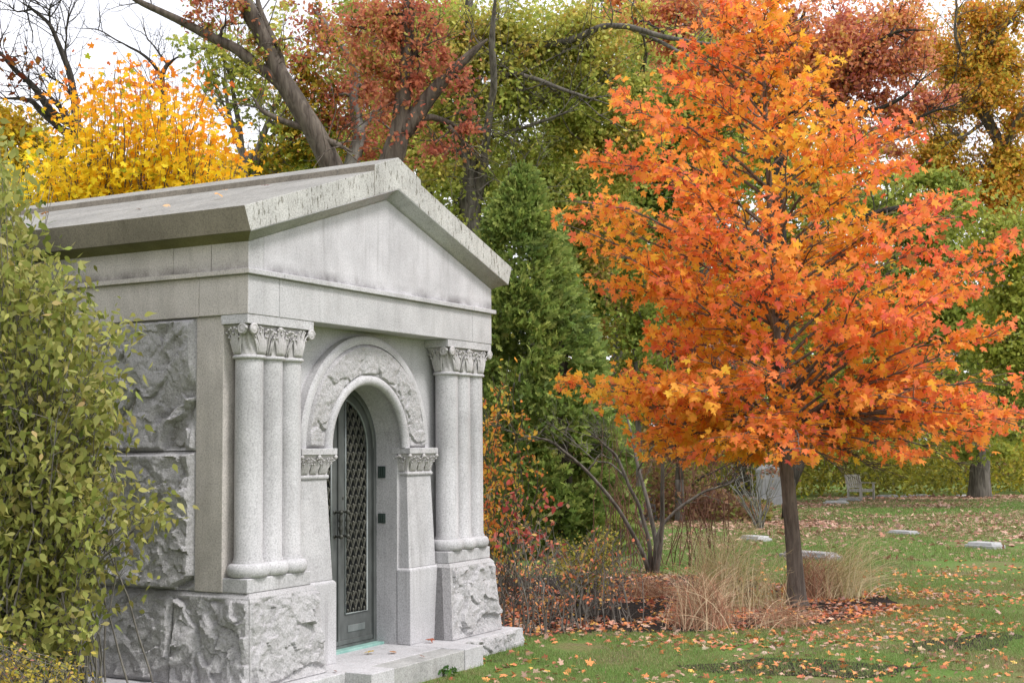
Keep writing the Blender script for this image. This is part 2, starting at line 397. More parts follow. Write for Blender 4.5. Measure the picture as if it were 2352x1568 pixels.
MB().box(W-.35, W-.13, .436, LEN-.05, ZB, ZS).build('side_core', GRS, MA)
# front wall with arched opening
ZSP = 1.612; UC = W/2; RO = .4675
vw = .222
mb = MB()
mb.box(.40, 1.085, vw, .50, ZB, ZSP); mb.box(2.019, W-.40, vw, .50, ZB, ZSP)
nA = 48; ang = np.linspace(math.pi, 0, nA+1)
inner = [(UC+RO*math.cos(t), ZSP+RO*math.sin(t)) for t in ang]
def outp(t):
    cx, sz = math.cos(t), math.sin(t); hw, hh = UC-.40, ZS+.05-ZSP
    k = min(hw/max(abs(cx), 1e-6), hh/max(sz, 1e-6)); return (UC+cx*k, ZSP+sz*k)
outer = [outp(t) for t in ang]
hwc = math.atan2(ZS+.05-ZSP, UC-.40)
vs = []; fs = []
for i, t in enumerate(ang):
    vs += [(inner[i][0], vw, inner[i][1]), (outer[i][0], vw, outer[i][1]), (inner[i][0], .47, inner[i][1])]
for i in range(nA):
    a = 3*i; b = 3*(i+1)
    fs += [(a, b, b+1, a+1), (a, a+2, b+2, b)]
mb.add(vs, fs)
# corner fillers of the wall panel
mb.add([(.40, vw, ZS+.05), (outp(math.pi-hwc)[0], vw, ZS+.05), (.40, vw, ZS-.1)], [(0, 1, 2)])
mb.add([(.40, vw+.003, ZSP), (.40, vw+.003, ZS+.05), (.78, vw+.003, ZS+.05), (.78, vw+.003, ZSP)], [(0, 1, 2, 3)])
mb.add([(W-.40, vw+.003, ZSP), (W-.40, vw+.003, ZS+.05), (W-.78, vw+.003, ZS+.05), (W-.78, vw+.003, ZSP)], [(0, 3, 2, 1)])
mb.build('front_wall', GR, MA)
# arch ring: outer moulding, rough archivolt, inner roll
def arch_sweep(prof, n=72, t0=math.pi, t1=0.0, c=None):
    """prof: list of (radius, v)"""
    ts = np.linspace(t0, t1, n+1); P = np.zeros((n+1, len(prof), 3))
    for i, t in enumerate(ts):
        for j, (r, v) in enumerate(prof): P[i, j] = (UC+r*math.cos(t), v, ZSP+r*math.sin(t))
    return P
AR = MB().grid(arch_sweep([(.752, .20), (.752, .150), (.772, .146), (.800, .148), (.813, .160), (.813, .225)])[:, ::-1]).build('arch_moulding', GR, MA, auto=40)
na, nr = 330, 34
ts = np.linspace(math.pi, 0, na); rs = np.linspace(.522, .752, nr)
T, Rr = np.meshgrid(ts, rs, indexing='ij'); x = (math.pi-T)*.64; y = Rr-.522
Q = np.stack([x, y, x*0+9.1], -1); wq = Q+.06*np.stack([vnoise(Q*8, 3), vnoise(Q*8, 4), 0*x], -1)+.02*np.stack([vnoise(Q*24, 5), vnoise(Q*24, 6), 0*x], -1)
h = .036+.012*fbm(wq*5, 3, 8)
r_ = np.random.default_rng(5)
bt = [(1.0, -.01, .1, 2.4, .8), (1.22, .0, .6, 1.8, .7), (.80, .03, -.5, 1.6, .6), (1.45, .06, .8, 1.0, .5), (.10, .10, -1.2, .5, .7), (.30, .02, .2, 1.0, .5), (1.85, .12, 1.3, -.3, .6), (1.7, .03, .5, 1.3, .5), (.12, .02, 1.5, .1, .8), (1.93, .05, -1.4, .5, .7), (.55, .10, .7, .4, .35)]
for (cx_, cy_, sx, sy, dp) in bt:
    dx, dy = wq[..., 0]-cx_, wq[..., 1]-cy_
    nn = math.hypot(sx, sy); d = -(dx*sx+dy*sy)/nn; t_ = (-dx*sy+dy*sx)/nn
    d = d+.02*fbm(np.stack([t_*12, x*0, x*0+cx_*9], -1), 3, 31)+3.0*t_*t_
    h = h-.034*dp*np.clip((.17-np.abs(t_))/.08, 0, 1)*np.where(d > 0, np.clip(d/.006, 0, 1)*np.exp(-np.maximum(d, 0)/.07), 0)
h = h+.006*fbm(Q*40, 3, 12, .6)+.008*fbm(wq*15, 2, 14)
e = np.minimum(np.minimum(x, math.pi*.64-x), np.minimum(y, .23-y)); m_ = np.clip(e/.02, 0, 1)
h = h*m_
P = np.stack([UC+Rr*np.cos(T), .168-h, ZSP+Rr*np.sin(T)], -1)
MB().grid(P[:, ::-1]).build('archivolt', GRR, MA, auto=40)
roll = [(.492+.040*math.cos(q), .170+.036*math.sin(q)) for q in np.linspace(.3, 2*math.pi+.3, 17)]
MB().grid(arch_sweep([(.522, .2)]+[(.492+.038*math.cos(q), .165+.036*math.sin(q)) for q in np.linspace(.6, -math.pi-.5, 16)]+[(.4665, .19), (.4665, .25)])[:, ::-1]).build('arch_roll', GR, MA, auto=60)

# ---- carved capitals
def capital(parent, name, Bf, Tf, z0, z1, nt_, ns, fans, mat=GRC, flare=2.0, sc=1.0):
    t = np.linspace(0, 1, nt_); s = np.linspace(0, 1, ns)
    B = np.array([Bf(q) for q in t]); Tt = np.array([Tf(q) for q in t])
    def surf(q, k):
        b = np.array([np.interp(q, t, B[:, i]) for i in (0, 1)]); tt = np.array([np.interp(q, t, Tt[:, i]) for i in (0, 1)])
        wgt = k**flare; p = b+(tt-b)*wgt
        return np.array([p[0], p[1], z0+(z1-z0)*k])
    P = np.array([[surf(q, k) for k in s] for q in t])
    cen_ = np.array([(B[:, 0].min()+B[:, 0].max())/2, B[:, 1].max()+.05])
    gq = np.array([[(.006*sc*math.sin(math.pi*min(1, k*1.02))*math.cos(2*math.pi*(q*19+.55*math.sin(3*k)))) for k in s] for q in t])
    dv = P[..., :2]-cen_; dv /= np.linalg.norm(dv, axis=-1, keepdims=True)+1e-9; P[..., :2] += dv*gq[..., None]
    mb = MB().grid(P)
    def nrm(q, k):
        a = surf(min(1, q+.01), k)-surf(max(0, q-.01), k); b = surf(q, min(1, k+.03))-surf(q, max(0, k-.03))
        n = np.cross(a, b); n /= (np.linalg.norm(n)+1e-9); return n
    for (qc, wdt, side) in fans:
        nb = 9
        for j in range(nb):
            fr = (j-(nb-1)/2)/((nb-1)/2)
            top = .98-.16*abs(fr)-.22*((j*7) % 3 == 1)
            pts = []; rad = []
            for k in np.linspace(0, 1, 9):
                q = qc+wdt*(fr*.62+fr*.42*k**1.4); kk = .02+k*top
                q = min(max(q, 0.002), .998)
                p = surf(q, kk)+nrm(q, kk)*(.004+.010*math.sin(math.pi*min(1, k*.9))+(.016*max(0, k-.75)/.25))*sc
                if k > .95: p = p+np.array([0, 0, -.010*sc])
                pts.append(p); rad.append((.0028+.0046*math.sin(math.pi*(.15+.8*k)))*sc)
            mb.tube(pts, rad, 6)
            e = pts[-1]; mb.ball(e, .0075*sc, 7, 5)
        # small side curls
        for q2, k2 in ((qc-wdt*.55, .34), (qc+wdt*.55, .36), (qc+wdt*.8, .62), (qc-wdt*.8, .62)):
            q2 = min(max(q2, .01), .99); n_ = nrm(q2, k2); c0 = surf(q2, k2)+n_*.006*sc
            tt_ = surf(min(1, q2+.02), k2)-surf(max(0, q2-.02), k2); tt_ /= np.linalg.norm(tt_)+1e-9; bb = np.cross(n_, tt_)
            pts = [c0+(tt_*math.cos(a)+bb*math.sin(a))*.016*sc*(1-a/9) for a in np.linspace(0, 6.5, 14)]
            mb.tube(pts, .0042*sc, 5)
    return mb, surf, nrm
def volute(mb, c, ax, r, th):
    """flat spiral scroll with its axis ax"""
    ax = np.asarray(ax, float); ax /= np.linalg.norm(ax); up = np.array([0, 0, 1.]); sd_ = np.cross(up, ax)
    pts = [np.asarray(c)+(sd_*math.cos(a)+up*math.sin(a))*r*(1-a/14.5) for a in np.linspace(0, 13, 40)]
    mb.tube(pts, [th*(1-.5*i/40) for i in range(40)], 6)
    # disc
    k = 18; ring = [np.asarray(c)+(sd_*math.cos(a)+up*math.sin(a))*r*.98 for a in np.linspace(0, 2*math.pi, k, endpoint=False)]
    mb.extrude([p-ax*th*.9 for p in ring], np.zeros(3), ax*th*1.5)
COLU = (.150, .345, .540); RC = .090; VC = .110
ZR, ZA = 2.205, 2.3955
def B_cluster(q):
    if q < .25:
        v = .213-(q/.25)*(.213-(VC-.07)); rr = RC+.004
        return (COLU[0]-math.sqrt(max(0, rr*rr-min(rr, abs(v-VC))**2)) if v < VC+rr else COLU[0]-.02, v)
    if q > .86:
        v = (VC-.07)+((q-.86)/.14)*(.213-(VC-.07)); rr = RC+.004
        return (COLU[2]+math.sqrt(max(0, rr*rr-min(rr, abs(v-VC))**2)), v)
    u = (COLU[0]-.065)+((q-.25)/.61)*(COLU[2]-COLU[0]+.13); rr = RC+.004
    best = 0
    for c in COLU:
        if abs(u-c) < rr: best = max(best, math.sqrt(rr*rr-(u-c)**2))
    return (u, VC-max(best, .02))
def T_cluster(q):
    if q < .25: return (.030, .213-(q/.25)*(.213-.030))
    if q > .86: return (.650, .030+((q-.86)/.14)*(.183))
    return (.030+((q-.25)/.61)*.62, .030)
for s in (0, 1):
    sh = (lambda p: p) if s == 0 else (lambda p: (p[0]+W-.69, p[1]))
    cp = empty_parent = None
    mb, surf, nrm = capital(MA, 'capital', lambda q: sh(B_cluster(q)), lambda q: sh(T_cluster(q)), ZR, ZA-.002, 170, 18,
                            [(.115, .075, 0), (.33, .065, 1), (.445, .055, 0), (.555, .06, 1), (.665, .055, 1), (.775, .06, 1), (.93, .05, 1)], flare=1.7)
    o = sh((0, 0))[0]
    volute(mb, (o+.060, .002, ZA-.034), (0, -1, 0), .034, .011)
    volute(mb, (o+.012, .055, ZA-.034), (-1, 0, 0), .034, .011)
    volute(mb, (o+.655, .002, ZA-.034), (0, -1, 0), .034, .011)
    volute(mb, (o+.680, .055, ZA-.034), (1, 0, 0), .034, .011)
    mb.ball((o+.345, .022, ZA-.018), .026, 12, 8, (1, .7, .8))
    cap = mb.build('capital', GRC, MA, smooth=True)
    MB().box(o+.003, o+.6877, .004, .22, ZA, ZS-.001).build('abacus', GR, cap, bevel=.004)
    for k, u in enumerate(COLU):
        mb = MB().lathe((o+u, VC, 0), [(RC+.003, .905), (RC+.003, .925), (RC, .93), (RC*.995, 1.6), (RC*.985, 2.19)], 48)
        col = mb.build('column', GR, MA, auto=40)
        pr_ = [(.10, .8100)]+[(.108+.026*math.cos(a), .853+.042*math.sin(a)) for a in np.linspace(-1.4, 1.4, 12)]+[(.100, .897), (.098, .911), (.092, .913)]
        MB().lathe((o+u, VC, 0), pr_, 48).build('column_base', GR, col, auto=50)
        MB().lathe((o+u, VC, 0), [(.088, 2.178)]+[(.096+.011*math.cos(a), 2.192+.0125*math.sin(a)) for a in np.linspace(-1.5, 1.5, 9)]+[(.088, 2.206)], 44).build('neck_ring', GR, col, auto=60)
# ---- door piers
def rect_path(x0, x1, y0, y1):
    per = [(x0, y1), (x0, y0), (x1, y0), (x1, y1)]
    L_ = [0, .27, .73, 1.0]
    def f(q):
        return (np.interp(q, L_, [p[0] for p in per]), np.interp(q, L_, [p[1] for p in per]))
    return f
for s in (0, 1):
    def X(a, b): return (a, b) if s == 0 else (W-b, W-a)
    mb = MB(); x0, x1 = X(.676, 1.085)
    mb.box(x0, x1, .105, vw+.01, ZB+.002, .695)
    s0, s1 = X(.690, 1.068); t0, t1 = X(.706, 1.043)
    mb.frustum((x0, x1, .105, vw+.01), (s0, s1, .125, vw+.01), .695, .712)
    mb.frustum((s0, s1, .125, vw+.01), (t0, t1, .158, vw+.01), .712, 1.402)
    pier = mb.build('door_pier', GR, MA, bevel=.005)
    a0, a1 = X(.686, 1.090)
    mb, surf, nrm = capital(MA, 'x', rect_path(t0, t1, .155, .245), rect_path(a0+.012, a1-.012, .112, .27), 1.432, 1.566, 60, 12,
                            [(.12, .09, 0), (.36, .075, 0), (.5, .07, 0), (.64, .075, 0), (.88, .09, 0)], flare=1.5, sc=.8)
    for (bx, by) in ((a0+.012, .11), ((a0+a1)/2, .108), (a1-.012, .11), (a0+.010, .20), (a1-.010, .2)):
        mb.ball((bx, by, 1.552), .017, 10, 6)
    mb.build('pier_capital', GRC, pier, smooth=True)
    MB().box(a0, a1, .10, .275, 1.5675, 1.612).build('impost', GR, pier, bevel=.004)
    MB().box(t0-.012, t1+.012, .142, .245, 1.402, 1.432).build('pier_ring', GR, pier, bevel=.012)
# vents on the jamb
for z0_, z1_ in ((1.385, 1.475), (1.045, 1.118)):
    mb = MB().box(2.010, 2.022, .325, .39, z0_, z1_)
    mb.box(2.007, 2.012, .335, .34, z0_+.01, z1_-.01); mb.box(2.007, 2.012, .375, .38, z0_+.01, z1_-.01); mb.box(2.007, 2.012, .354, .36, z0_+.01, z1_-.01)
    mb.build('vent_plate', VENT, MA, bevel=.002)
# ---- door
VD = .43
fr = MB()
Ri, Rq = .432, .474
prof = [(Rq, VD+.03), (Rq, VD-.022), (Ri+.006, VD-.022), (Ri, VD-.014), (Ri, VD+.03)]
fr.grid(arch_sweep(prof, 48)[:, ::-1])
for sg in (-1, 1):
    fr.box(*sorted((UC+sg*Ri, UC+sg*(Rq))), VD-.022, VD+.03, .165, ZSP)
fr.box(UC-Rq, UC+Rq, VD-.020, VD+.03, .163, .180)
fr.build('door_frame', BRZ, MA, auto=35)
for sg in (-1, 1):
    lf = MB()
    # leaf body as a frame: outer stile follows the arch, panel opening inside
    nA2 = 26
    def leafpt(r, a): return (UC+sg*r*math.cos(a), ZSP+r*math.sin(a))
    ri = .370; um = .088; ro = Ri
    # arched head ring
    a1 = math.acos(um/ri); a2 = math.acos(.004/ro)
    P = []
    for i in range(nA2+1):
        f_ = i/nA2; pi_ = leafpt(ri, a1*f_); po = leafpt(ro, a2*f_)
        P.append([(po[0], VD, po[1]), (pi_[0], VD, pi_[1]), (pi_[0], VD+.03, pi_[1])])
    P = np.array(P)
    if sg < 0: P = P[:, ::-1]
    lf.grid(P)
    lf.box(*sorted((UC+sg*ri, UC+sg*ro)), VD, VD+.03, .18, ZSP)
    ztop = ZSP+math.sqrt(ri*ri-um*um)
    lf.box(*sorted((UC+sg*.004, UC+sg*um)), VD, VD+.03, .18, ztop)
    lf.add([(UC+sg*.004, VD, ztop), (UC+sg*um, VD, ztop), (UC+sg*.004, VD, ZSP+ro)], [(0, 1, 2) if sg > 0 else (0, 2, 1)])
    lf.box(*sorted((UC+sg*um, UC+sg*ri)), VD, VD+.03, .18, .40)
    leaf = lf.build('door_leaf', BRZ, MA)
    # raised beads around the lattice and bottom panel
    bd = MB()
    path = [(UC+sg*um, .40), (UC+sg*um, ztop)]+[leafpt(ri, a1*(1-f_)) for f_ in np.linspace(0, 1, 16)]+[(UC+sg*ri, .40), (UC+sg*um, .40)]
    bd.tube([(p[0], VD-.002, p[1]) for p in path], .0085, 6)
    bd.build('panel_bead', metal('bronze_worn', (.16, .18, .175), (.26, .28, .27), .45, .4) if sg < 0 else bpy.data.materials['bronze_worn'], leaf, smooth=True)
    MB().box(*sorted((UC+sg*.12, UC+sg*.34)), VD-.006, VD+.001, .265, .315).build('kick_panel', bpy.data.materials['bronze_worn'], leaf, bevel=.004)
    MB().box(*sorted((UC+sg*.005, UC+sg*Ri)), VD-.010, VD+.001, .182, .215).build('bottom_rail', BRZ, leaf, bevel=.003)
    MB().add([(UC+sg*um, VD+.02, .39), (UC+sg*ro, VD+.02, .39), (UC+sg*ro, VD+.02, ZSP+.44), (UC+sg*.0, VD+.02, ZSP+.44)], [(0, 1, 2, 3)]).build('door_glass', DARK, leaf)
    # lattice of pointed fish scales
    lt = MB(); wx = .0705; hz = .064; nx_ = 4
    z = .40; row = 0
    def inside(u, zz):
        du = abs(u-UC)
        if du < um-.002 or du > ri+.002 or zz < .395: return False
        return zz < ZSP or du*du+(zz-ZSP)**2 < (ri+.002)**2
    while z < ZSP+ri:
        off = 0 if row % 2 == 0 else wx/2
        for i in range(-1, nx_+1):
            ux = um+off+i*wx
            for sd2 in (0, 1):
                xa = ux+(0 if sd2 == 0 else wx); xm = ux+wx/2
                pts = []
                for f_ in np.linspace(0, 1, 7):
                    xx = xa+(xm-xa)*(f_**2.1); zz = z+hz*1.55*f_
                    p = (UC+sg*xx, VD+.004, zz)
                    if inside(p[0], zz): pts.append(p)
                if len(pts) > 2: lt.tube(pts, .0048, 5)
            if inside(UC+sg*(ux+wx/2), z+.018):
                lt.tube([(UC+sg*(ux+wx/2), VD+.002, z-.004), (UC+sg*(ux+wx/2), VD+.002, z+.02)], [.003, .008], 5)
                lt.ball((UC+sg*(ux+wx/2), VD+.000, z+.024), .0095, 7, 5, (1, .8, 1.3))
        z += hz; row += 1
    lt.build('lattice', LAT, leaf, smooth=True)
    # handle
    hu = UC+sg*.042
    hd = MB()
    hd.lathe((hu, VD-.055, 0), [(.006, .965), (.009, .975), (.010, .99), (.015, 1.02), (.017, 1.035), (.010, 1.05), (.014, 1.06), (.010, 1.07), (.017, 1.085), (.015, 1.10), (.010, 1.13), (.011, 1.145), (.006, 1.155)], 14)
    for zz in (.972, 1.148):
        hd.tube([(hu, VD, zz), (hu, VD-.055, zz)], .009, 8); hd.ball((hu, VD-.058, zz), .018, 10, 6); hd.ball((hu, VD-.004, zz), .016, 10, 6, (1, .4, 1))
    hd.build('handle', BRZD, leaf, smooth=True)
mb = MB().box(UC-.012, UC+.012, VD-.014, VD+.01, .18, ZSP+.42); mb.build('astragal', BRZ, MA, bevel=.004)
MB().box(UC+.055, UC+.067, VD-.006, VD+.001, 1.235, 1.255).build('keyhole', BRZD, MA, bevel=.002)
MB().box(1.087, 2.017, .335, VD+.05, ZB-.01, ZB+.018).build('door_sill', VERD, MA, bevel=.004)
MB().box(1.087, 2.017, VD+.1, VD+.14, ZB, 2.2).build('inner_screen', DARK, MA)

# ---- entablature
def ringbox(mb, o, z0, z1):   # a course around the building, o = overhang (front, sides)
    mb.box(-o, W+o, -o, LEN+o, z0, z1)
def course(name, o, z0, z1, joints=(), bev=.005, mats=(GR, GRS)):
    front = MB(); th = .40
    xs = [-o]+list(joints)+[W+o]
    for a, b in zip(xs[:-1], xs[1:]):
        ga = 0 if a == -o else .0015; gb = 0 if b == W+o else .0015
        front.box(a+ga, b-gb, -o, th, z0, z1)
    f = front.build(name, mats[0], MA, bevel=bev); f.data.materials.append(mats[1])
    for p in f.data.polygons:
        if p.normal.x < -.9 and p.center.x < -o+.02: p.material_index = 1
    ys = [th+.001, .95 if name == 'frieze' else 1.5, 2.7, LEN+o]
    for a, b in zip(ys[:-1], ys[1:]):
        MB().box(-o, W+o, a+.001, b-.001, z0, z1).build(name+'_side', mats[1], MA, bevel=.003)
course('architrave', 0.0, ZS, 2.7042, (.315, W-.315))
course('string_course', .030, 2.7055, 2.7383, (.33, W-.33), .004)
# pediment wall (front gable) and side frieze
ap_in = 3.4168
def gz(u, zl, za): return zl+(za-zl)*(1-abs(u-UC)/UC)
mb = MB(); poly = [(0.155, 0, 2.7395), (W, 0, 2.7395), (W, 0, 2.955), (UC, 0, 3.50), (0.155, 0, 3.01)]
mb.extrude([(p[0], p[1], p[2]) for p in poly], (0, 0, 0), (0, .3, 0)); mb.build('pediment', granite('granite_pediment', base=(.555, .54, .56), stain=.30, streak=.55, speck=.16, soot=2.745), MA, bevel=.002)
mb = MB(); mb.extrude([(0, -.001, 2.7395), (.152, -.001, 2.7395), (.152, -.001, 3.01), (0, -.001, 2.955)], (0, 0, 0), (0, .3, 0))
o = mb.build('pediment_block', GR, MA, bevel=.003); o.data.materials.append(GRS)
for p in o.data.polygons:
    if abs(p.normal.x) > .9 and p.center.x < .05: p.material_index = 1
ys = [.302, .62, 2.1, 3.3, LEN]
for a, b in zip(ys[:-1], ys[1:]):
    MB().box(0.0, .3, a+.0015, b-.0015, 2.7395, 2.96).build('frieze', GRS, MA, bevel=.003)
    MB().box(W-.3, W, a+.0015, b-.0015, 2.7395, 2.96).build('frieze', GRS, MA)
# cornice: raking, swept round the gable.  section in (outward, z) then roof slabs
oc, q5 = .1044, .0619
e4 = (-oc, 2.9539); e5 = (-oc-q5, 3.1033); a6 = (UC, 3.7169); a7 = (UC, 3.4856); w8 = (0., 2.9119); a8 = (UC, 3.4168)
VF, VB = -oc, LEN+oc
def rl(p): return (W-p[0], p[1])
# roof body (closed prism)
capL, capR = 1.245, W-1.245
def on_top(u): return e5[1]+(3.668-e5[1])*((u-e5[0])/(UC-e5[0])) if u <= UC else on_top(W-u)
def on_bot(u): return e4[1]+(a7[1]-e4[1])*((u-e4[0])/(UC-e4[0])) if u <= UC else on_bot(W-u)
drop = .045
def slab(u0, u1, v0, v1, top=0.0, name='roof_slab', mats=None):
    pts = [(u0, on_bot(u0) if u0 > e4[0] else e4[1]), (u1, on_bot(u1) if u1 < W-e4[0] else e4[1])]
    if u0 < 0: poly = [e4, (u1, on_bot(u1)), (u1, on_top(u1)-drop+top), (e5[0], e5[1])]
    elif u1 > W: poly = [(u0, on_bot(u0)), rl(e4), rl(e5), (u0, on_top(u0)-drop+top)]
    mb = MB(); mb.extrude([(p[0], v0, p[1]) for p in poly], (0, 0, 0), (0, v1-v0, 0))
    return mb
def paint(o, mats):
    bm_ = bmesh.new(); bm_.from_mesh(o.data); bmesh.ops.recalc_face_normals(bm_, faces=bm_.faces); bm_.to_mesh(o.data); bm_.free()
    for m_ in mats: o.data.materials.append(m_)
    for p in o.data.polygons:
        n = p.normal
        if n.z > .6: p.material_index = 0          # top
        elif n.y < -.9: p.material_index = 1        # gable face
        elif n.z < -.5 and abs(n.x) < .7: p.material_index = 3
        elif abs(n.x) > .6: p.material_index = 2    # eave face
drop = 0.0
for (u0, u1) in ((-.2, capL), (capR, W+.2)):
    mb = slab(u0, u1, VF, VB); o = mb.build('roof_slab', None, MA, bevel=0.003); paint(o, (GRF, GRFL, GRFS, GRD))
# ridge cap stone (front) and ridge strip (rest), a little proud
rc = .052
mb = MB(); poly = [(capL, on_bot(capL)), (UC, a7[1]), (capR, on_bot(capR)), (capR, on_top(capR)+.018), (capR-.012, on_top(capR)+rc), (UC, a6[1]+.0), (capL+.0, on_top(capL)+rc), (capL, on_top(capL)+.012)]
poly = [(capL+.0015, on_bot(capL)), (UC, a7[1]), (capR-.0015, on_bot(capR)), (capR-.0015, 3.603), (UC, a6[1]), (capL+.0015, 3.612)]
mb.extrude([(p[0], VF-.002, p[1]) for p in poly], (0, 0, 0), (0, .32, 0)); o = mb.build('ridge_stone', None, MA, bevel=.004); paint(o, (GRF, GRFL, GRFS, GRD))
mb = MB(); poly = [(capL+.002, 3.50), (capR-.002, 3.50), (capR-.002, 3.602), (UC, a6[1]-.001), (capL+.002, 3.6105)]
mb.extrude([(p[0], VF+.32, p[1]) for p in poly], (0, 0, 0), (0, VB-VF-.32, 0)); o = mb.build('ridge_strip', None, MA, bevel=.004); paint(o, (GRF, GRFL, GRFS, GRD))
# bed moulding (cavetto) under the cornice, gable rakes and eaves
n_ = 7
def cav(k):   # 0 at the cornice edge, 1 at the wall
    f_ = k/(n_-1); return oc*(1-f_)**1.0, f_**1.6
for sd_ in (0, 1):
    P = np.zeros((n_, 2, 3))
    for k in range(n_):
        o_, f_ = cav(k)
        zl = e4[1]+(w8[1]-e4[1])*f_; za = a7[1]+(a8[1]-a7[1])*f_
        P[k, 0] = (-o_, -o_, zl); P[k, 1] = (UC, -o_, za)
        if sd_: P[k, 0, 0] = W+o_
    if not sd_: P = P[:, ::-1]
    m = MB().grid(P).build('bed_moulding', GR, MA, auto=50)
    m.modifiers.new('solid', 'SOLIDIFY').thickness = .004
    P = np.zeros((n_, 2, 3))
    for k in range(n_):
        o_, f_ = cav(k); zl = e4[1]+(w8[1]-e4[1])*f_
        P[k, 0] = ((-o_) if not sd_ else W+o_, -o_, zl-.0005); P[k, 1] = ((-o_) if not sd_ else W+o_, LEN+o_, zl-.0005)
    if sd_: P = P[:, ::-1]
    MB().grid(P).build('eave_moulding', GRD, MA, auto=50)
MB().box(.3, W-.3, LEN-.3, LEN, 2.74, 3.35).build('rear_gable', GR, MA)

# ------------------------------------------------------------------ ground
def ground_mat():
    m, nt, b = mat_new('lawn_ground'); t = N(nt, 'ShaderNodeTexCoord').outputs['Object']
    g = ramp(nt, noise(nt, t, 1.1, 6, .6, .3), [(.34, (.20, .15, .10)), (.42, (.20, .19, .08)), (.50, (.15, .21, .06)), (.62, (.12, .21, .045)), (.78, (.21, .25, .08))])
    f = ramp(nt, noise(nt, t, 34, 4, .7), [(.3, (.55,)*3), (.7, (1.25,)*3)])
    c = mul(nt, g, f)
    d = ramp(nt, noise(nt, t, .55, 5, .7, .6), [(.60, (0,)*3), (.70, (.8,)*3)])
    c = mul(nt, c, (.055, .042, .032), d, 'MIX')
    nt.links.new(c, b.inputs['Base Color']); b.inputs['Roughness'].default_value = .95; b.inputs['Specular IOR Level'].default_value = .1
    bp = N(nt, 'ShaderNodeBump'); bp.inputs['Strength'].default_value = .7; bp.inputs['Distance'].default_value = .03
    nt.links.new(noise(nt, t, 55, 4, .7), bp.inputs['Height']); nt.links.new(bp.outputs[0], b.inputs['Normal'])
    return m
def mulch_mat():
    m, nt, b = mat_new('dark_mulch'); t = N(nt, 'ShaderNodeTexCoord').outputs['Object']
    c = ramp(nt, noise(nt, t, 48, 5, .75), [(.3, (.010, .008, .007)), (.5, (.032, .025, .021)), (.72, (.085, .065, .052))])
    nt.links.new(c, b.inputs['Base Color']); b.inputs['Roughness'].default_value = .95; b.inputs['Specular IOR Level'].default_value = .15
    bp = N(nt, 'ShaderNodeBump'); bp.inputs['Strength'].default_value = 1; bp.inputs['Distance'].default_value = .04
    nt.links.new(noise(nt, t, 40, 4, .7), bp.inputs['Height']); nt.links.new(bp.outputs[0], b.inputs['Normal'])
    return m
gm = ground_mat(); mm = mulch_mat()
MB().add([(-300, -300, 0), (600, -300, 0), (600, 500, 0), (-300, 500, 0)], [(0, 1, 2, 3)]).build('lawn', gm)['kind'] = 'structure'
def patch(name, px, z, mat, jit=.10):
    P = np.array([G(*p)[:2] for p in px]); out = []
    for i in range(len(P)):
        a, b = P[i], P[(i+1) % len(P)]
        k = max(2, int(np.linalg.norm(b-a)/.12))
        for f_ in np.linspace(0, 1, k, endpoint=False): out.append(a+(b-a)*f_)
    out = np.array(out); q = np.concatenate([out*1.7, np.full((len(out), 1), z*99)], 1)
    out = out+np.stack([fbm(q, 3, 3), fbm(q, 3, 9)], 1)*jit*2
    o = MB().add(np.concatenate([out, np.full((len(out), 1), z)], 1), [tuple(range(len(out)))]).build(name, mat); o['kind'] = 'structure'
    return out
bed_px = [(1130, 1440), (1215, 1462), (1400, 1452), (1560, 1452), (1750, 1440), (1900, 1432), (2040, 1408), (2085, 1392), (2030, 1368), (1900, 1352), (1700, 1330), (1560, 1318), (1400, 1300), (1200, 1300), (1120, 1290)]
bedP = patch('mulch_bed', bed_px, .006, mm)
patch('bare_earth', [(1560, 1525), (1760, 1512), (1980, 1518), (2120, 1535), (2000, 1556), (1800, 1550), (1650, 1545)], .0045, mm, .14)
patch('bare_earth', [(2060, 1478), (2200, 1462), (2330, 1452), (2352, 1468), (2260, 1486), (2140, 1500), (2050, 1505)], .004, mm, .12)

def inpoly(P, poly):
    x, y = P[:, 0], P[:, 1]; c = np.zeros(len(P), bool); n = len(poly); j = n-1
    for i in range(n):
        xi, yi = poly[i]; xj, yj = poly[j]
        m = ((yi > y) != (yj > y)) & (x < (xj-xi)*(y-yi)/(yj-yi+1e-12)+xi); c ^= m; j = i
    return c
def blocked(P, mrg=.0):
    return (P[:, 0] > -.22-mrg) & (P[:, 0] < W+.2+mrg) & (P[:, 1] > -.19-mrg) & (P[:, 1] < LEN+.3) | (P[:, 0] > .78) & (P[:, 0] < 2.28) & (P[:, 1] > -.4) & (P[:, 1] < 0)
def frustum_pts(n, D0, D1, x0=0, x1=2352, pw=1.0):
    """ground points spread evenly over the lawn between two distances from the entrance side"""
    D = np.sqrt(rng.random(n)*(D1**2-D0**2)+D0**2); px = rng.uniform(x0, x1, n)
    lat = (px-1176)/F_PX*D
    fh = _F[:2]/np.linalg.norm(_F[:2]); rh = _R[:2]/np.linalg.norm(_R[:2])
    P = CAM[:2]+fh*D[:, None]+rh*lat[:, None]
    return np.concatenate([P, np.zeros((n, 1))], 1)

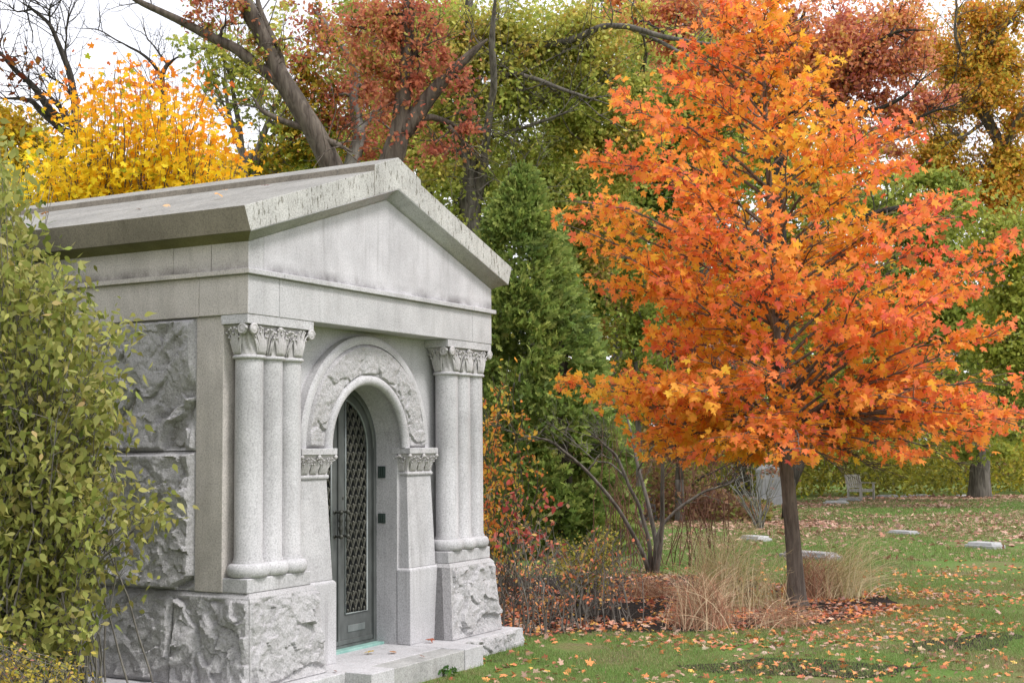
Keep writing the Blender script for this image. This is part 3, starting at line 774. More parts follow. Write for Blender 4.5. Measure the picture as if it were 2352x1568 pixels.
# ------------------------------------------------------------------ leaf shapes (x along, y across, z out)
def mirror(h): h = np.array(h, float); return np.vstack([h, (h[1:-1]*[1, -1])[::-1]])
T_MAPLE = mirror([(0, 0), (-.06, .20), (.08, .40), (.20, .27), (.34, .36), (.50, .60), (.54, .40), (.50, .18), (.60, .14), (.72, .24), (.78, .12), (1.02, 0)])
T_MAPLE5 = mirror([(0, 0), (.02, .36), (.26, .22), (.50, .52), (.50, .16), (.74, .18), (1, 0)])
T_OAK = mirror([(0, 0), (.12, .10), (.30, .36), (.34, .12), (.55, .44), (.60, .13), (.80, .26), (1, 0)])
T_OVAL = mirror([(0, 0), (.18, .19), (.42, .28), (.70, .20), (1, 0)])
T_DIA = mirror([(0, 0), (.35, .24), (.65, .2), (1, 0)])
T_SPRAY = np.array([(0, .03), (.2, .16), (.18, .05), (.42, .30), (.40, .08), (.66, .26), (.66, .06), (.85, .12), (1, 0), (.85, -.12), (.66, -.06), (.66, -.26), (.40, -.08), (.42, -.30), (.18, -.05), (.2, -.16), (0, -.03)], float)
def unit(v): return v/(np.linalg.norm(v, axis=-1, keepdims=True)+1e-9)
def leaves(P, A, Nn, size, T, curl=.25, fold=.25):
    """polygons (n,k,3): position, axis, normal, size"""
    A = unit(A); Nn = unit(Nn-A*np.sum(A*Nn, -1, keepdims=True)); B = np.cross(Nn, A)
    x, y = T[:, 0], T[:, 1]; size = np.broadcast_to(size, (len(P),))
    cu = curl*rng.uniform(.2, 1.8, len(P)); fo = fold*rng.uniform(-.3, 1.6, len(P))
    z = -cu[:, None]*(x**2)[None]-fo[:, None]*(np.abs(y)**1.4)[None]
    return P[:, None]+size[:, None, None]*(x[None, :, None]*A[:, None]+y[None, :, None]*B[:, None]+z[..., None]*Nn[:, None])
def palette(n, cols, wts, jit=.12, P=None, cl=None, seed=0, clw=.0):
    cols = np.array(cols, float); wts = np.array(wts, float); cum = np.cumsum(wts/wts.sum())
    r = rng.random(n)
    if P is not None: r = np.clip(r*(1-clw)+clw*(.5+.9*fbm(P*cl, 3, seed)), 0, .999)
    i = np.searchsorted(cum, r); i = np.clip(i, 0, len(cols)-1)
    j = np.clip(i+rng.choice([-1, 0, 0, 1], n), 0, len(cols)-1); f_ = rng.random((n, 1))*.5
    c = cols[i]*(1-f_)+cols[j]*f_
    return np.clip(c*(1+jit*rng.normal(size=(n, 1)))*(1+.04*rng.normal(size=(n, 3))), .003, .95)
def rdir(n, up=0.0):
    v = rng.normal(size=(n, 3)); v[:, 2] += up; return unit(v)
def polyline(pts, n=None, wob=0.0, seed=0):
    pts = np.array(pts, float); t = np.linspace(0, 1, len(pts)); n = n or len(pts)*4; q = np.linspace(0, 1, n)
    # Catmull-Rom-ish smoothing
    out = np.stack([np.interp(q, t, pts[:, i]) for i in range(pts.shape[1])], 1)
    for _ in range(2):
        out[1:-1] = (out[:-2]+2*out[1:-1]+out[2:])/4
    if wob: 
        w_ = np.stack([fbm(np.stack([q*6+seed*3.1, q*0+i*7.7, q*0], -1), 3, seed+i) for i in range(3)], 1)*wob*np.sin(np.pi*np.clip(q*1.0, 0, 1))[:, None]
        out[:, :3] += w_
    return out
def limb_px(mb, pts, D, dD=0.0, sides=9, wob=0.0, seed=0):
    """limb given as (px, py, width px); D distance at the start, dD change to the end"""
    k = len(pts); P = []
    for i, (x, y, wd) in enumerate(pts):
        d = D+dD*i/max(1, k-1); p = at(x, y, d); P.append((*p, wd/2*d/F_PX))
    P[-1] = (*P[-1][:3], P[-1][3]*.3)
    q = polyline(P, k*5, wob, seed)
    mb.tube(q[:, :3], np.maximum(q[:, 3], .002), sides)
    return q
def twigs(mb, q, n, ln, rr, seed, up=.4, lvl=2, t0=.2, gat=None, sides=4):
    """side shoots along a limb q (x,y,z,r); gathers tip points"""
    r = np.random.default_rng(seed)
    for i in range(n):
        k = int(r.uniform(t0, 1)*(len(q)-2)); p = q[k, :3]; tdir = q[k+1, :3]-q[k, :3]; tdir = tdir/(np.linalg.norm(tdir)+1e-9)
        d = unit(tdir*.7+unit(r.normal(size=3))*.9+np.array([0, 0, up])); l = ln*r.uniform(.5, 1.3)
        m = 7; bend = unit(r.normal(size=3))*.35; pts = [p]
        for s_ in range(m-1):
            d = unit(d+bend*.25+r.normal(size=3)*.18+np.array([0, 0, .06])); pts.append(pts[-1]+d*l/(m-1))
        pts = np.array(pts); rad = np.linspace(min(rr, max(q[k, 3]*.7, .003)), max(rr*.25, .0015), m)
        mb.tube(pts, rad, sides, cap=False)
        qq = np.concatenate([pts, rad[:, None]], 1)
        if gat is not None: gat.append(pts[2:])
        if lvl > 1: twigs(mb, qq, max(2, int(3+r.random()*3)), ln*.5, rr*.55, seed*7+i, up*.5, lvl-1, .25, gat, sides)

# ------------------------------------------------------------------ foreground orange maple
MAPLE_D = 13.64
mp_base = G(1830, 1392)
MP = empty('maple_tree', mp_base, 'young maple with bright orange leaves and a bare lower trunk on the lawn', 'tree')
tk = MB()
tpx = [(1832, 1396, 62), (1830, 1375, 46), (1826, 1300, 37), (1818, 1200, 34), (1811, 1120, 32), (1804, 1060, 31), (1796, 950, 29), (1786, 850, 26), (1778, 700, 21), (1772, 560, 17), (1766, 400, 13), (1758, 250, 10), (1751, 120, 7), (1745, 40, 5), (1742, -25, 3)]
tq = limb_px(tk, tpx, MAPLE_D, 0, 16)
tk.build('trunk', BK_MAPLE, MP, smooth=True)
LT = [(-120, 5), (-60, 15), (0, 75), (60, 170), (110, 225), (150, 215), (205, 330), (260, 350), (330, 420), (400, 420), (470, 500), (520, 520), (580, 400), (640, 400), (700, 350), (760, 300), (815, 330), (860, 505), (915, 490), (960, 400), (1010, 310), (1060, 230), (1110, 130)]
RT = [(-120, 5), (-60, 15), (0, 55), (60, 105), (150, 185), (230, 200), (300, 340), (350, 390), (420, 450), (480, 480), (540, 520), (620, 545), (690, 500), (740, 525), (810, 560), (870, 600), (950, 600), (1010, 570), (1060, 480), (1110, 150)]
def prof(tab, y): return np.interp(y, [a for a, _ in tab], [b for _, b in tab])
rh = _R.copy(); fh = np.array([_F[0], _F[1], 0]); fh /= np.linalg.norm(fh)
mbB = MB(); LP = []; LA = []; r = np.random.default_rng(21)
ppm = F_PX/MAPLE_D
def tr_at(y):   # trunk centre (metres) at picture height y
    ys = [p[1] for p in tpx][::-1]; xs = [p[0] for p in tpx][::-1]
    return at(np.interp(y, ys, xs), y, MAPLE_D)
nl = 122; ga = 2.399963
explicit = [(490, -1, 0.0, .99), (505, -1, .35, .9), (575, -1, -.3, .95), (870, -1, .05, 1.0), (895, -1, -.25, .93), (845, -1, .4, .8), (215, -1, 0, 1.0), (345, -1, .1, 1), (150, -1, .2, 1.0), (1010, -1, .1, 1.0), (1060, -1, -.2, 1), (930, 1, .1, 1.0), (980, 1, -.3, .98), (1065, 1, .1, 1.0), (745, 1, 0, 1), (620, 1, .2, 1), (540, 1, -.1, 1), (420, 1, .2, 1), (300, 1, 0, 1), (1000, -1, .6, .9), (760, -1, .1, .95), (640, -1, .15, 1.0), (1075, 1, .5, .8), (1090, -1, .9, .8)]
limbs = []
for (y, sg, az, k) in explicit: limbs.append((y, math.atan2(math.sin(az), sg*math.cos(az)), k))
for i in range(nl):
    y = -20+1120*((i+.5)/nl)**.85; limbs.append((y, i*ga+r.uniform(-.3, .3), r.uniform(.62, 1.0)))
for (y, az, k) in limbs:
    c = tr_at(y); ca, sa = math.cos(az), math.sin(az)
    rl_, rr_ = prof(LT, y)/ppm, prof(RT, y)/ppm
    side = rr_ if ca > 0 else rl_
    rad = (side*abs(ca)**1.5+(.5*(rl_+rr_)*.92)*(1-abs(ca)**1.5))*k
    tip = c+(rh*ca+fh*sa)*rad
    zs = max(1.72, tip[2]-rad*r.uniform(.42, .75)-.05)
    ys = 784-(zs-CAM[2]-MAPLE_D*_F[2])/MAPLE_D*F_PX
    st = tr_at(ys); st[2] = zs
    mid = st*.5+tip*.5+np.array([0, 0, rad*.13])+r.normal(size=3)*.04*rad
    droop = tip+np.array([0, 0, -.04*rad])
    t = np.linspace(0, 1, 12)[:, None]; q = (1-t)**2*st+2*t*(1-t)*mid+t*t*droop
    q += np.stack([fbm(np.stack([t[:, 0]*4, t[:, 0]*0+az*5, t[:, 0]*0+j], -1), 2, 3) for j in range(3)], 1)*.06*np.sin(np.pi*t)*rad
    r0 = .008+.010*rad
    mbB.tube(q, np.linspace(r0*.8, .0025, 12), 6)
    axis = unit(q[-1]-q[0])
    # flat sprays of side shoots
    lat = unit(np.cross(axis, [0, 0, 1])); nt_ = int(6+10*rad)
    for j in range(nt_):
        f_ = r.uniform(.28, 1.0); p = q[min(11, int(f_*11))]; sgn = 1 if j % 2 else -1
        l = (.15+.34*rad*(1-f_*.75)*.5+.10)*r.uniform(.6, 1.25)
        d = unit(axis*.75+lat*sgn*r.uniform(.4, 1.1)+np.array([0, 0, r.uniform(-.25, .45)]))
        pts = np.array([p+d*l*s_+np.array([0, 0, -.10*l*s_*s_]) for s_ in np.linspace(0, 1, 6)])
        mbB.tube(pts, np.linspace(.0045, .0018, 6), 4, cap=False)
        nlv = int(l*23)+2
        for m_ in range(nlv):
            s_ = r.uniform(.15, 1.05); pp = p+d*l*s_+np.array([0, 0, -.10*l*s_*s_])
            LP.append(pp+r.normal(size=3)*.05); LA.append(unit(d*.4+r.normal(size=3)*.55+lat*(1 if m_ % 2 else -1)*.5+np.array([0, 0, -.35])))
    for m_ in range(6): LP.append(q[-1]+r.normal(size=3)*.05); LA.append(unit(axis*.6+r.normal(size=3)*.5))
mbB.build('branches', BK_MAPLE, MP, smooth=True)
LP = np.array(LP); LA = np.array(LA)
keep = (LP[:, 2] > 1.45) & (fbm(LP*2.6, 3, 44) > -.13-.12*r.random(len(LP))); LP = LP[keep]; LA = LA[keep]; n = len(LP)
print('maple leaves', n)
clump = fbm(LP*1.1, 3, 5)
hgt = (LP[:, 2]-1.5)/5.0; lft = -((LP-mp_base)@rh)/2.4; rad_ = np.linalg.norm((LP-mp_base)[:, :2], axis=1)
yl = np.clip(.35*clump*2+.12*np.clip(lft, -1, 1)+.06-(hgt-.25)*.30+.35*(rad_ < 1.1)+rng.normal(size=n)*.30, -1, 1)
cc = np.array([(.80, .16, .11), (.88, .23, .09), (.93, .30, .075), (.94, .40, .055), (.93, .56, .055)])
q_ = np.clip((yl+.75)/1.5, 0, .999)*4; i0 = q_.astype(int); f_ = (q_-i0)[:, None]
mc = cc[i0]*(1-f_)+cc[np.minimum(i0+1, 4)]*f_
mc = np.clip(mc*(1+.10*rng.normal(size=(n, 1))), .005, .95)
dk = rng.random(n) < .02; mc[dk] *= .45
bulk('crown', leaves(LP, LA, rdir(n, 1.1)+_F*-.75, .075*rng.uniform(.55, 1.35, n), T_MAPLE, .22, .3), LEAF, MP, mc)

# ------------------------------------------------------------------ woodland trees
NMUL = {'bare_tree': 1.0, 'twin_oak': 1.2, 'red_oak': .85, 'grey_oak': .85, 'maroon_oak': 1.3}
def cloud(clumps, n, D, gap=.0, gs=1.2, seed=0, shell=.35, dspread=1.0):
    """points in ellipsoidal clumps (px, py, rx, ry[, dD]) at distance D, with noise gaps"""
    area = np.array([c[2]*c[3] for c in clumps], float); k = rng.choice(len(clumps), n*2, p=area/area.sum())
    d = rdir(n*2); rr = np.minimum(np.abs(rng.normal(size=(n*2, 1)))*.42+.35*rng.random((n*2, 1)), 1.35)
    c = np.array([list(x)+[0]*(5-len(x)) for x in clumps], float)[k]*np.array([1, 1, 1.38, 1.38, 1])
    cen = np.array([at(a, b, D+e) for a, b, _, _, e in [list(x)+[0]*(5-len(x)) for x in clumps]])[k]
    m = D/F_PX; v = d*rr
    depthr = (c[:, 2]+c[:, 3])*.5*m*dspread
    P = cen+_R*(v[:, :1]*c[:, 2:3]*m)+_U*(v[:, 1:2]*c[:, 3:4]*m)+_F*(v[:, 2:3]*depthr[:, None])
    g = fbm(P*gs, 3, seed)*.55+fbm(P*gs*4.3, 3, seed+4)*.62
    P = P[(g > gap-.12*rng.random(len(P))) & (P[:, 2] > .03)]
    return P[:n]
def woodtree(name, label, D, limbs, clumps, n, size, T, cols, wts, mat=LEAF, bk=BK_GREY, gap=0.0, gs=1.2, seed=0, group=None, tw=6, twl=1.2, base=None, clw=.5, cat='tree', sub=3, up=.3, sides=9, twr=.012, dead=False, droop=-.1, crownjit=.16, fwd=0.0, dspread=1.0):
    """limbs: lists of (px, py, width px); the first starts at the ground"""
    b = limbs[0][0]; bp = at(b[0], b[1], D); base_p = np.array([bp[0], bp[1], 0.0])
    e = empty(name, base_p, label, cat, group)
    tr = MB(); qs = []
    first = limbs[0]
    # carry the trunk down to the ground
    wd = first[0][2]/2*D/F_PX
    if bp[2] > .1:
        tr.tube([base_p-np.array([0, 0, .1]), base_p+np.array([0, 0, .15]), base_p+np.array([0, 0, .5*bp[2]]), bp], [wd*1.5, wd*1.22, wd*1.08, wd], sides)
    for i, l in enumerate(limbs): qs.append(limb_px(tr, l if i == 0 or not fwd else [(x_, y_, w_*.66) for x_, y_, w_ in l], D, 0 if i == 0 else ((i*37) % 5-2)*.02*D*.3-fwd, sides, wob=.02*D/20, seed=seed+i))
    far_ = name == 'woodland_tree'
    if not far_: tr.build('trunk', bk, e, smooth=True)
    br = tr if far_ else MB(); gat = []
    for i, q in enumerate(qs): twigs(br, q, tw if i else max(2, tw//2), twl, twr, seed*13+i, up, 2, .15 if i else .5, gat)
    if clumps:
        r = np.random.default_rng(seed+99); allq = np.vstack(qs)
        for c in clumps:
            cen = at(c[0], c[1], D+(c[4] if len(c) > 4 else 0)); rad = (c[2]+c[3])*.5*D/F_PX
            j = np.argmin(np.linalg.norm(allq[:, :3]-cen, axis=1)); s0 = allq[j, :3]
            p = polyline([s0, (s0+cen)/2+r.normal(size=3)*.12*rad, cen], 8, .1*rad, seed); rd = np.linspace(min(allq[j, 3]*.6, .05*rad+.02), .02*rad+.006, 8)
            br.tube(p, rd, 5, cap=False)
            for _ in range(sub):
                d = rdir(1, .25)[0]; p2 = polyline([cen-(cen-s0)*r.uniform(0, .3), cen+d*rad*.5+r.normal(size=3)*.08*rad, cen+d*rad*.98], 8, .08*rad, seed+_)
                br.tube(p2, np.linspace(.018*rad+.006, .004, 8), 4, cap=False)
                twigs(br, np.concatenate([p2, np.full((8, 1), .01)], 1), 3, rad*.35, .007, seed+_*3+1, .2, 1, .3, None)
    if br.n: br.build('trunk' if far_ else 'branches', bk, e, smooth=True)
    if clumps and name != 'bare_tree':
        r = np.random.default_rng(seed+7); ex = []
        for c in clumps:
            for _ in range(3):
                a_ = r.uniform(0, 2*math.pi); k_ = r.uniform(1.0, 1.5); s_ = r.uniform(.25, .5)
                ex.append((c[0]+math.cos(a_)*c[2]*k_, c[1]+math.sin(a_)*c[3]*k_, c[2]*s_, c[3]*s_*.8))
        clumps = list(clumps)+ex; n = int(n*1.12)
    if n:
        n = int(n*NMUL.get(name, 1.55)); size *= .86
        P = cloud(clumps, n, D, gap, gs, seed, dspread=dspread)
        A = rdir(len(P), droop); sz = size*rng.uniform(.65, 1.3, len(P))
        c = palette(len(P), cols, wts, crownjit, P, gs*.6, seed+2, clw)
        bulk('crown', leaves(P, A, rdir(len(P), .9)-_F*.3, sz, T), mat, e, c)
    return e
# colour families (linear)
GRN = [(.20, .25, .05), (.32, .37, .07), (.45, .46, .08), (.58, .49, .10)]
OLV = [(.26, .31, .06), (.38, .42, .08), (.52, .48, .10), (.62, .38, .10)]
RED = [(.30, .085, .06), (.44, .13, .085), (.56, .20, .11), (.52, .32, .09)]
MAR = [(.42, .15, .14), (.58, .21, .17), (.74, .31, .15), (.76, .45, .13)]
YEL = [(.45, .30, .03), (.75, .42, .012), (.88, .55, .012), (.80, .30, .01), (.48, .10, .02)]
ORG = [(.42, .39, .06), (.60, .46, .06), (.76, .43, .07), (.80, .31, .08)]
UND = [(.12, .12, .03), (.24, .24, .04), (.36, .33, .04), (.48, .38, .04), (.24, .15, .07)]

# far left: bare dark limbs
woodtree('bare_tree', 'dark bare tree with crooked limbs at the far left against the white sky', 27,
  [[(250, 480, 30), (205, 330, 30), (176, 292, 24), (172, 230, 18), (160, 165, 15), (140, 110, 12), (115, 55, 9), (75, 22, 7), (40, 0, 5)],
   [(176, 292, 20), (120, 262, 20), (80, 200, 15), (40, 165, 12), (8, 130, 9), (-30, 90, 8)],
   [(178, 310, 20), (140, 300, 18), (110, 268, 16), (70, 230, 12), (40, 226, 8), (-10, 226, 6)],
   [(176, 292, 12), (150, 262, 11), (130, 235, 10), (90, 200, 5)],
   [(160, 165, 7), (150, 120, 5), (152, 70, 4), (160, 20, 3), (172, -20, 2)],
   [(115, 55, 5), (112, 20, 4), (128, -10, 2)], [(75, 22, 5), (40, 28, 4), (10, 5, 3)],
   [(172, 230, 7), (140, 190, 5), (100, 172, 4), (60, 190, 3)]],
  [(20, 130, 60, 60), (60, 180, 60, 60), (130, 270, 60, 40)], 90, .17, T_OVAL, [(.20, .05, .02), (.35, .14, .02)], [1, 1], bk=BK_DARK, seed=11, tw=10, twl=1.3, twr=.014, sub=1)
woodtree('broken_tree', 'thin bare tree with a snapped hooked top above the yellow maple', 24,
  [[(372, 460, 16), (372, 330, 14), (376, 210, 13), (372, 172, 12), (384, 148, 10), (410, 130, 9)],
   [(372, 176, 9), (350, 145, 8), (318, 118, 6), (280, 100, 4), (225, 66, 3), (150, 64, 2)],
   [(384, 148, 6), (362, 118, 4), (335, 80, 3), (325, 30, 2)], [(372, 240, 7), (350, 200, 5), (300, 150, 3)]],
  None, 0, .1, T_OVAL, GRN, [1]*4, bk=BK_DARK, seed=12, tw=9, twl=.8, twr=.008)
# slim young trees between the yellow maple and the leaning oak
woodtree('young_tree', 'slim forked young tree with sparse green leaves, nearest the yellow maple', 23,
  [[(560, 420, 20), (555, 350, 16), (545, 260, 12), (530, 180, 8), (505, 110, 5), (480, 50, 3)],
   [(560, 380, 12), (600, 330, 9), (620, 270, 6), (650, 220, 4)], [(548, 300, 8), (520, 260, 6), (495, 200, 4), (470, 130, 3)], [(530, 180, 5), (545, 100, 3), (550, 20, 2)]],
  [(500, 110, 70, 70), (560, 160, 70, 80), (620, 280, 50, 50), (480, 170, 40, 60), (640, 120, 60, 90), (590, 220, 60, 60)], 1300, .105, T_OAK, GRN, [1, 3, 3, 2], mat=LEAFG, bk=BK_GREY, gap=.05, seed=13, tw=9, twl=1.0, twr=.008)
woodtree('young_tree', 'slim young tree with several upright forks just left of the leaning trunk', 25,
  [[(590, 430, 26), (585, 390, 22), (600, 330, 18), (620, 270, 12), (650, 200, 8)], [(580, 400, 18), (555, 350, 14), (530, 290, 11), (520, 220, 8), (515, 120, 5), (520, 40, 3)],
   [(600, 330, 10), (640, 300, 8), (670, 250, 6)], [(530, 290, 8), (500, 250, 6), (480, 200, 4)], [(520, 220, 6), (540, 180, 4), (560, 80, 3)]],
  [(640, 350, 80, 40), (700, 350, 70, 50), (600, 380, 70, 40), (540, 395, 60, 25), (660, 230, 60, 60), (740, 280, 60, 80), (700, 180, 70, 90), (760, 80, 70, 80)], 2600, .10, T_MAPLE5, [(.10, .19, .02), (.24, .27, .03), (.52, .36, .03), (.5, .14, .03)], [2, 3, 3, 1], mat=LEAFG, gap=.0, seed=14, tw=8, twl=1.0, twr=.008)
# leaning oak with the big left arm
woodtree('leaning_oak', 'leaning oak trunk rising left from behind the roof ridge, with one long arching arm', 20,
  [[(770, 400, 54), (745, 345, 50), (715, 290, 48), (682, 240, 46), (655, 195, 44), (628, 140, 36), (600, 80, 34), (575, 25, 34), (548, -40, 32)],
   [(660, 208, 34), (632, 178, 32), (590, 150, 28), (545, 115, 25), (490, 90, 22), (440, 62, 20), (385, 35, 17), (320, 5, 14), (260, -30, 12)],
   [(600, 80, 26), (578, 60, 24), (560, 20, 22), (540, -30, 20)],
   [(735, 305, 18), (690, 292, 17), (640, 275, 14), (600, 255, 10), (575, 215, 7)],
   [(690, 262, 26), (655, 205, 22), (640, 120, 20), (600, 40, 18), (585, -30, 14)],
   [(742, 320, 16), (770, 330, 14), (810, 350, 10)]],
  [(520, 50, 60, 50), (560, 20, 90, 40), (610, 150, 50, 50), (480, 60, 40, 30), (650, 90, 60, 60)], 900, .085, T_OAK, RED+GRN[1:3], [1, 3, 3, 1, 2, 2], bk=BK_BROWN, gap=.05, seed=15, tw=6, twl=1.4, sides=14, twr=.01)
woodtree('grey_oak', 'pale grey crooked trunk behind, hung with rusty red leaves', 25,
  [[(800, 420, 40), (812, 360, 36), (826, 320, 32), (818, 270, 28), (808, 220, 24), (822, 170, 20), (800, 130, 18), (770, 90, 16), (745, 50, 13), (710, 10, 10)],
   [(822, 170, 14), (850, 130, 12), (865, 80, 10), (890, 0, 8)], [(826, 300, 16), (860, 260, 14), (885, 230, 10)]],
  [(760, 120, 80, 80), (840, 200, 80, 90), (720, 60, 70, 50), (860, 90, 90, 90), (790, 290, 80, 60), (680, 140, 50, 50), (840, 340, 50, 40), (900, 300, 60, 70), (750, 220, 60, 60), (700, 290, 50, 50)], 5600, .085, T_OAK, RED+GRN[1:3], [2, 4, 5, 1, 1.2, 1.2], bk=bark('bark_pale_grey', (.13, .12, .11), (.27, .25, .23)), gap=.04, gs=1.5, seed=16, dspread=1.6, tw=7, twl=1.2, sides=12, twr=.01)
woodtree('red_oak', 'dark brown forked oak trunk with rust red leaves above the roof apex', 22,
  [[(890, 400, 62), (905, 350, 56), (918, 300, 46), (922, 250, 40), (930, 180, 34), (936, 100, 30), (938, 30, 28), (940, -40, 26)],
   [(925, 305, 44), (955, 265, 42), (985, 225, 36), (1015, 190, 30), (1050, 155, 24), (1085, 120, 18), (1120, 90, 12)],
   [(950, 275, 16), (990, 270, 15), (1030, 280, 13), (1060, 300, 10)], [(936, 150, 12), (965, 110, 10), (1000, 60, 7)], [(1030, 290, 12), (1060, 320, 10), (1075, 350, 8)]],
  [(900, 60, 100, 70), (860, 30, 60, 40), (960, 130, 70, 60), (900, 230, 60, 60), (1000, 60, 50, 50), (920, 310, 70, 40), (960, 200, 60, 60), (850, 150, 70, 60), (1060, 200, 60, 50), (1000, 330, 70, 40), (800, 60, 60, 50)], 6600, .085, T_OAK, RED+GRN[1:3], [2, 4, 5, 2, .8, .8], bk=BK_BROWN, gap=.04, gs=1.5, seed=17, dspread=1.6, tw=7, twl=1.2, sides=14, twr=.01)
woodtree('twin_oak', 'tall straight oak with two grey stems and green to amber leaves, left of the evergreen', 26,
  [[(1080, 560, 60), (1080, 500, 52), (1080, 420, 48), (1078, 330, 42), (1080, 250, 38), (1072, 150, 34), (1075, 60, 30), (1080, -40, 28)],
   [(1095, 470, 34), (1112, 380, 32), (1120, 290, 28), (1135, 200, 24), (1128, 100, 24), (1140, -30, 22)],
   [(1100, 320, 16), (1150, 310, 14), (1210, 290, 12), (1270, 270, 10), (1330, 250, 6)],
   [(1125, 200, 18), (1180, 165, 18), (1250, 190, 15), (1320, 215, 12), (1400, 240, 8)],
   [(1130, 90, 20), (1220, 110, 22), (1320, 90, 24), (1380, 60, 22), (1440, 60, 20), (1520, 85, 18), (1600, 100, 14), (1700, 105, 9)],
   [(1440, 62, 16), (1500, 90, 14), (1560, 120, 12), (1620, 150, 8)],
   [(1100, 520, 16), (1140, 460, 14), (1180, 430, 12), (1240, 400, 8)], [(1160, 200, 10), (1200, 210, 9), (1260, 190, 6)]],
  [(1060, 90, 100, 80), (1150, 60, 110, 70), (1250, 120, 110, 80), (1180, 230, 110, 90), (1300, 220, 110, 90), (1020, 260, 80, 70), (1020, 400, 80, 60), (1090, 330, 90, 70), (1230, 340, 110, 70), (1360, 330, 90, 90), (1400, 180, 110, 100), (1050, 180, 70, 60), (1010, 340, 60, 60), (1350, 60, 90, 60), (1480, 150, 100, 90), (1040, 470, 60, 60), (1450, 280, 90, 90), (1130, 430, 70, 60)],
  36000, .10, T_OAK, OLV+[(.58, .30, .10)], [4, 5, 3, 1.6, .7], mat=LEAFG, gap=-.02, gs=.9, fwd=1.4, clw=.75, seed=18, tw=8, twl=1.5, sides=14, twr=.012)
woodtree('maroon_oak', 'tall oak with maroon and rust foliage filling the top behind the orange maple', 30,
  [[(1812, 1100, 30), (1800, 800, 30), (1790, 500, 30), (1795, 250, 28), (1820, 120, 26), (1850, 20, 20)],
   [(1780, 300, 24), (1700, 180, 20), (1600, 120, 16), (1500, 60, 10), (1400, 20, 8)], [(1800, 260, 24), (1900, 240, 20), (2000, 260, 16), (2080, 220, 12), (2130, 170, 8)],
   [(1900, 250, 16), (1980, 120, 14), (2060, 70, 12), (2140, 70, 7)], [(2000, 330, 18), (2080, 290, 14), (2150, 250, 9), (2200, 255, 5)], [(1780, 600, 22), (1900, 520, 22), (2050, 480, 20), (2180, 460, 12)]],
  [(1480, 40, 90, 50), (1560, 100, 90, 60), (1660, 60, 90, 70), (1750, 130, 90, 90), (1850, 60, 100, 80), (1950, 60, 100, 80), (2060, 40, 80, 50), (2000, 150, 90, 70), (2070, 150, 60, 50), (1900, 200, 80, 60), (1560, 20, 110, 40), (2060, 260, 60, 40), (1980, 330, 80, 40), (2100, 100, 40, 50), (2130, 235, 50, 35), (1700, 30, 110, 50), (1820, 150, 90, 60), (1640, 150, 90, 60), (1920, 130, 90, 60), (1950, 280, 70, 40)],
  36000, .105, T_OAK, MAR+[(.42, .38, .08)], [2, 3.5, 5, 5, 2], gap=-.02, gs=.9, fwd=1.2, clw=.45, dspread=1.4, seed=19, bk=BK_DARK, tw=9, twl=1.6, sides=10)
woodtree('amber_oak', 'big oak at the right edge with a broad mossy grey trunk and amber green foliage', 41.0,
  [[(2250, 1142, 58), (2250, 1100, 46), (2252, 1000, 44), (2262, 800, 40), (2290, 600, 36), (2312, 420, 30), (2310, 360, 28), (2290, 320, 26), (2262, 270, 26), (2235, 200, 24), (2215, 120, 20), (2195, 0, 16)],
   [(2310, 360, 24), (2322, 300, 22), (2352, 250, 20), (2400, 200, 16)], [(2235, 130, 14), (2270, 105, 14), (2310, 60, 12), (2345, 30, 8)], [(2235, 200, 14), (2215, 140, 12), (2190, 80, 10), (2200, -20, 8)], [(2262, 280, 14), (2220, 310, 12), (2170, 330, 9)]],
  [(2160, 130, 60, 60), (2200, 190, 80, 60), (2290, 60, 80, 70), (2330, 150, 70, 80), (2260, 220, 90, 70), (2180, 330, 90, 50), (2330, 260, 60, 80), (2120, 380, 80, 40), (2250, 390, 90, 50), (2200, 440, 90, 40), (2330, 380, 60, 60), (2140, 260, 40, 30), (2250, 30, 60, 40), (2160, 500, 90, 50), (2300, 470, 80, 60), (2280, 140, 60, 60)],
  32000, .135, T_OAK, ORG+[(.30, .36, .06)], [4, 5, 5, 4, 2], gap=.01, gs=.65, fwd=1.5, clw=.35, dspread=1.3, seed=20, tw=9, twl=2.0, sides=16, twr=.016)
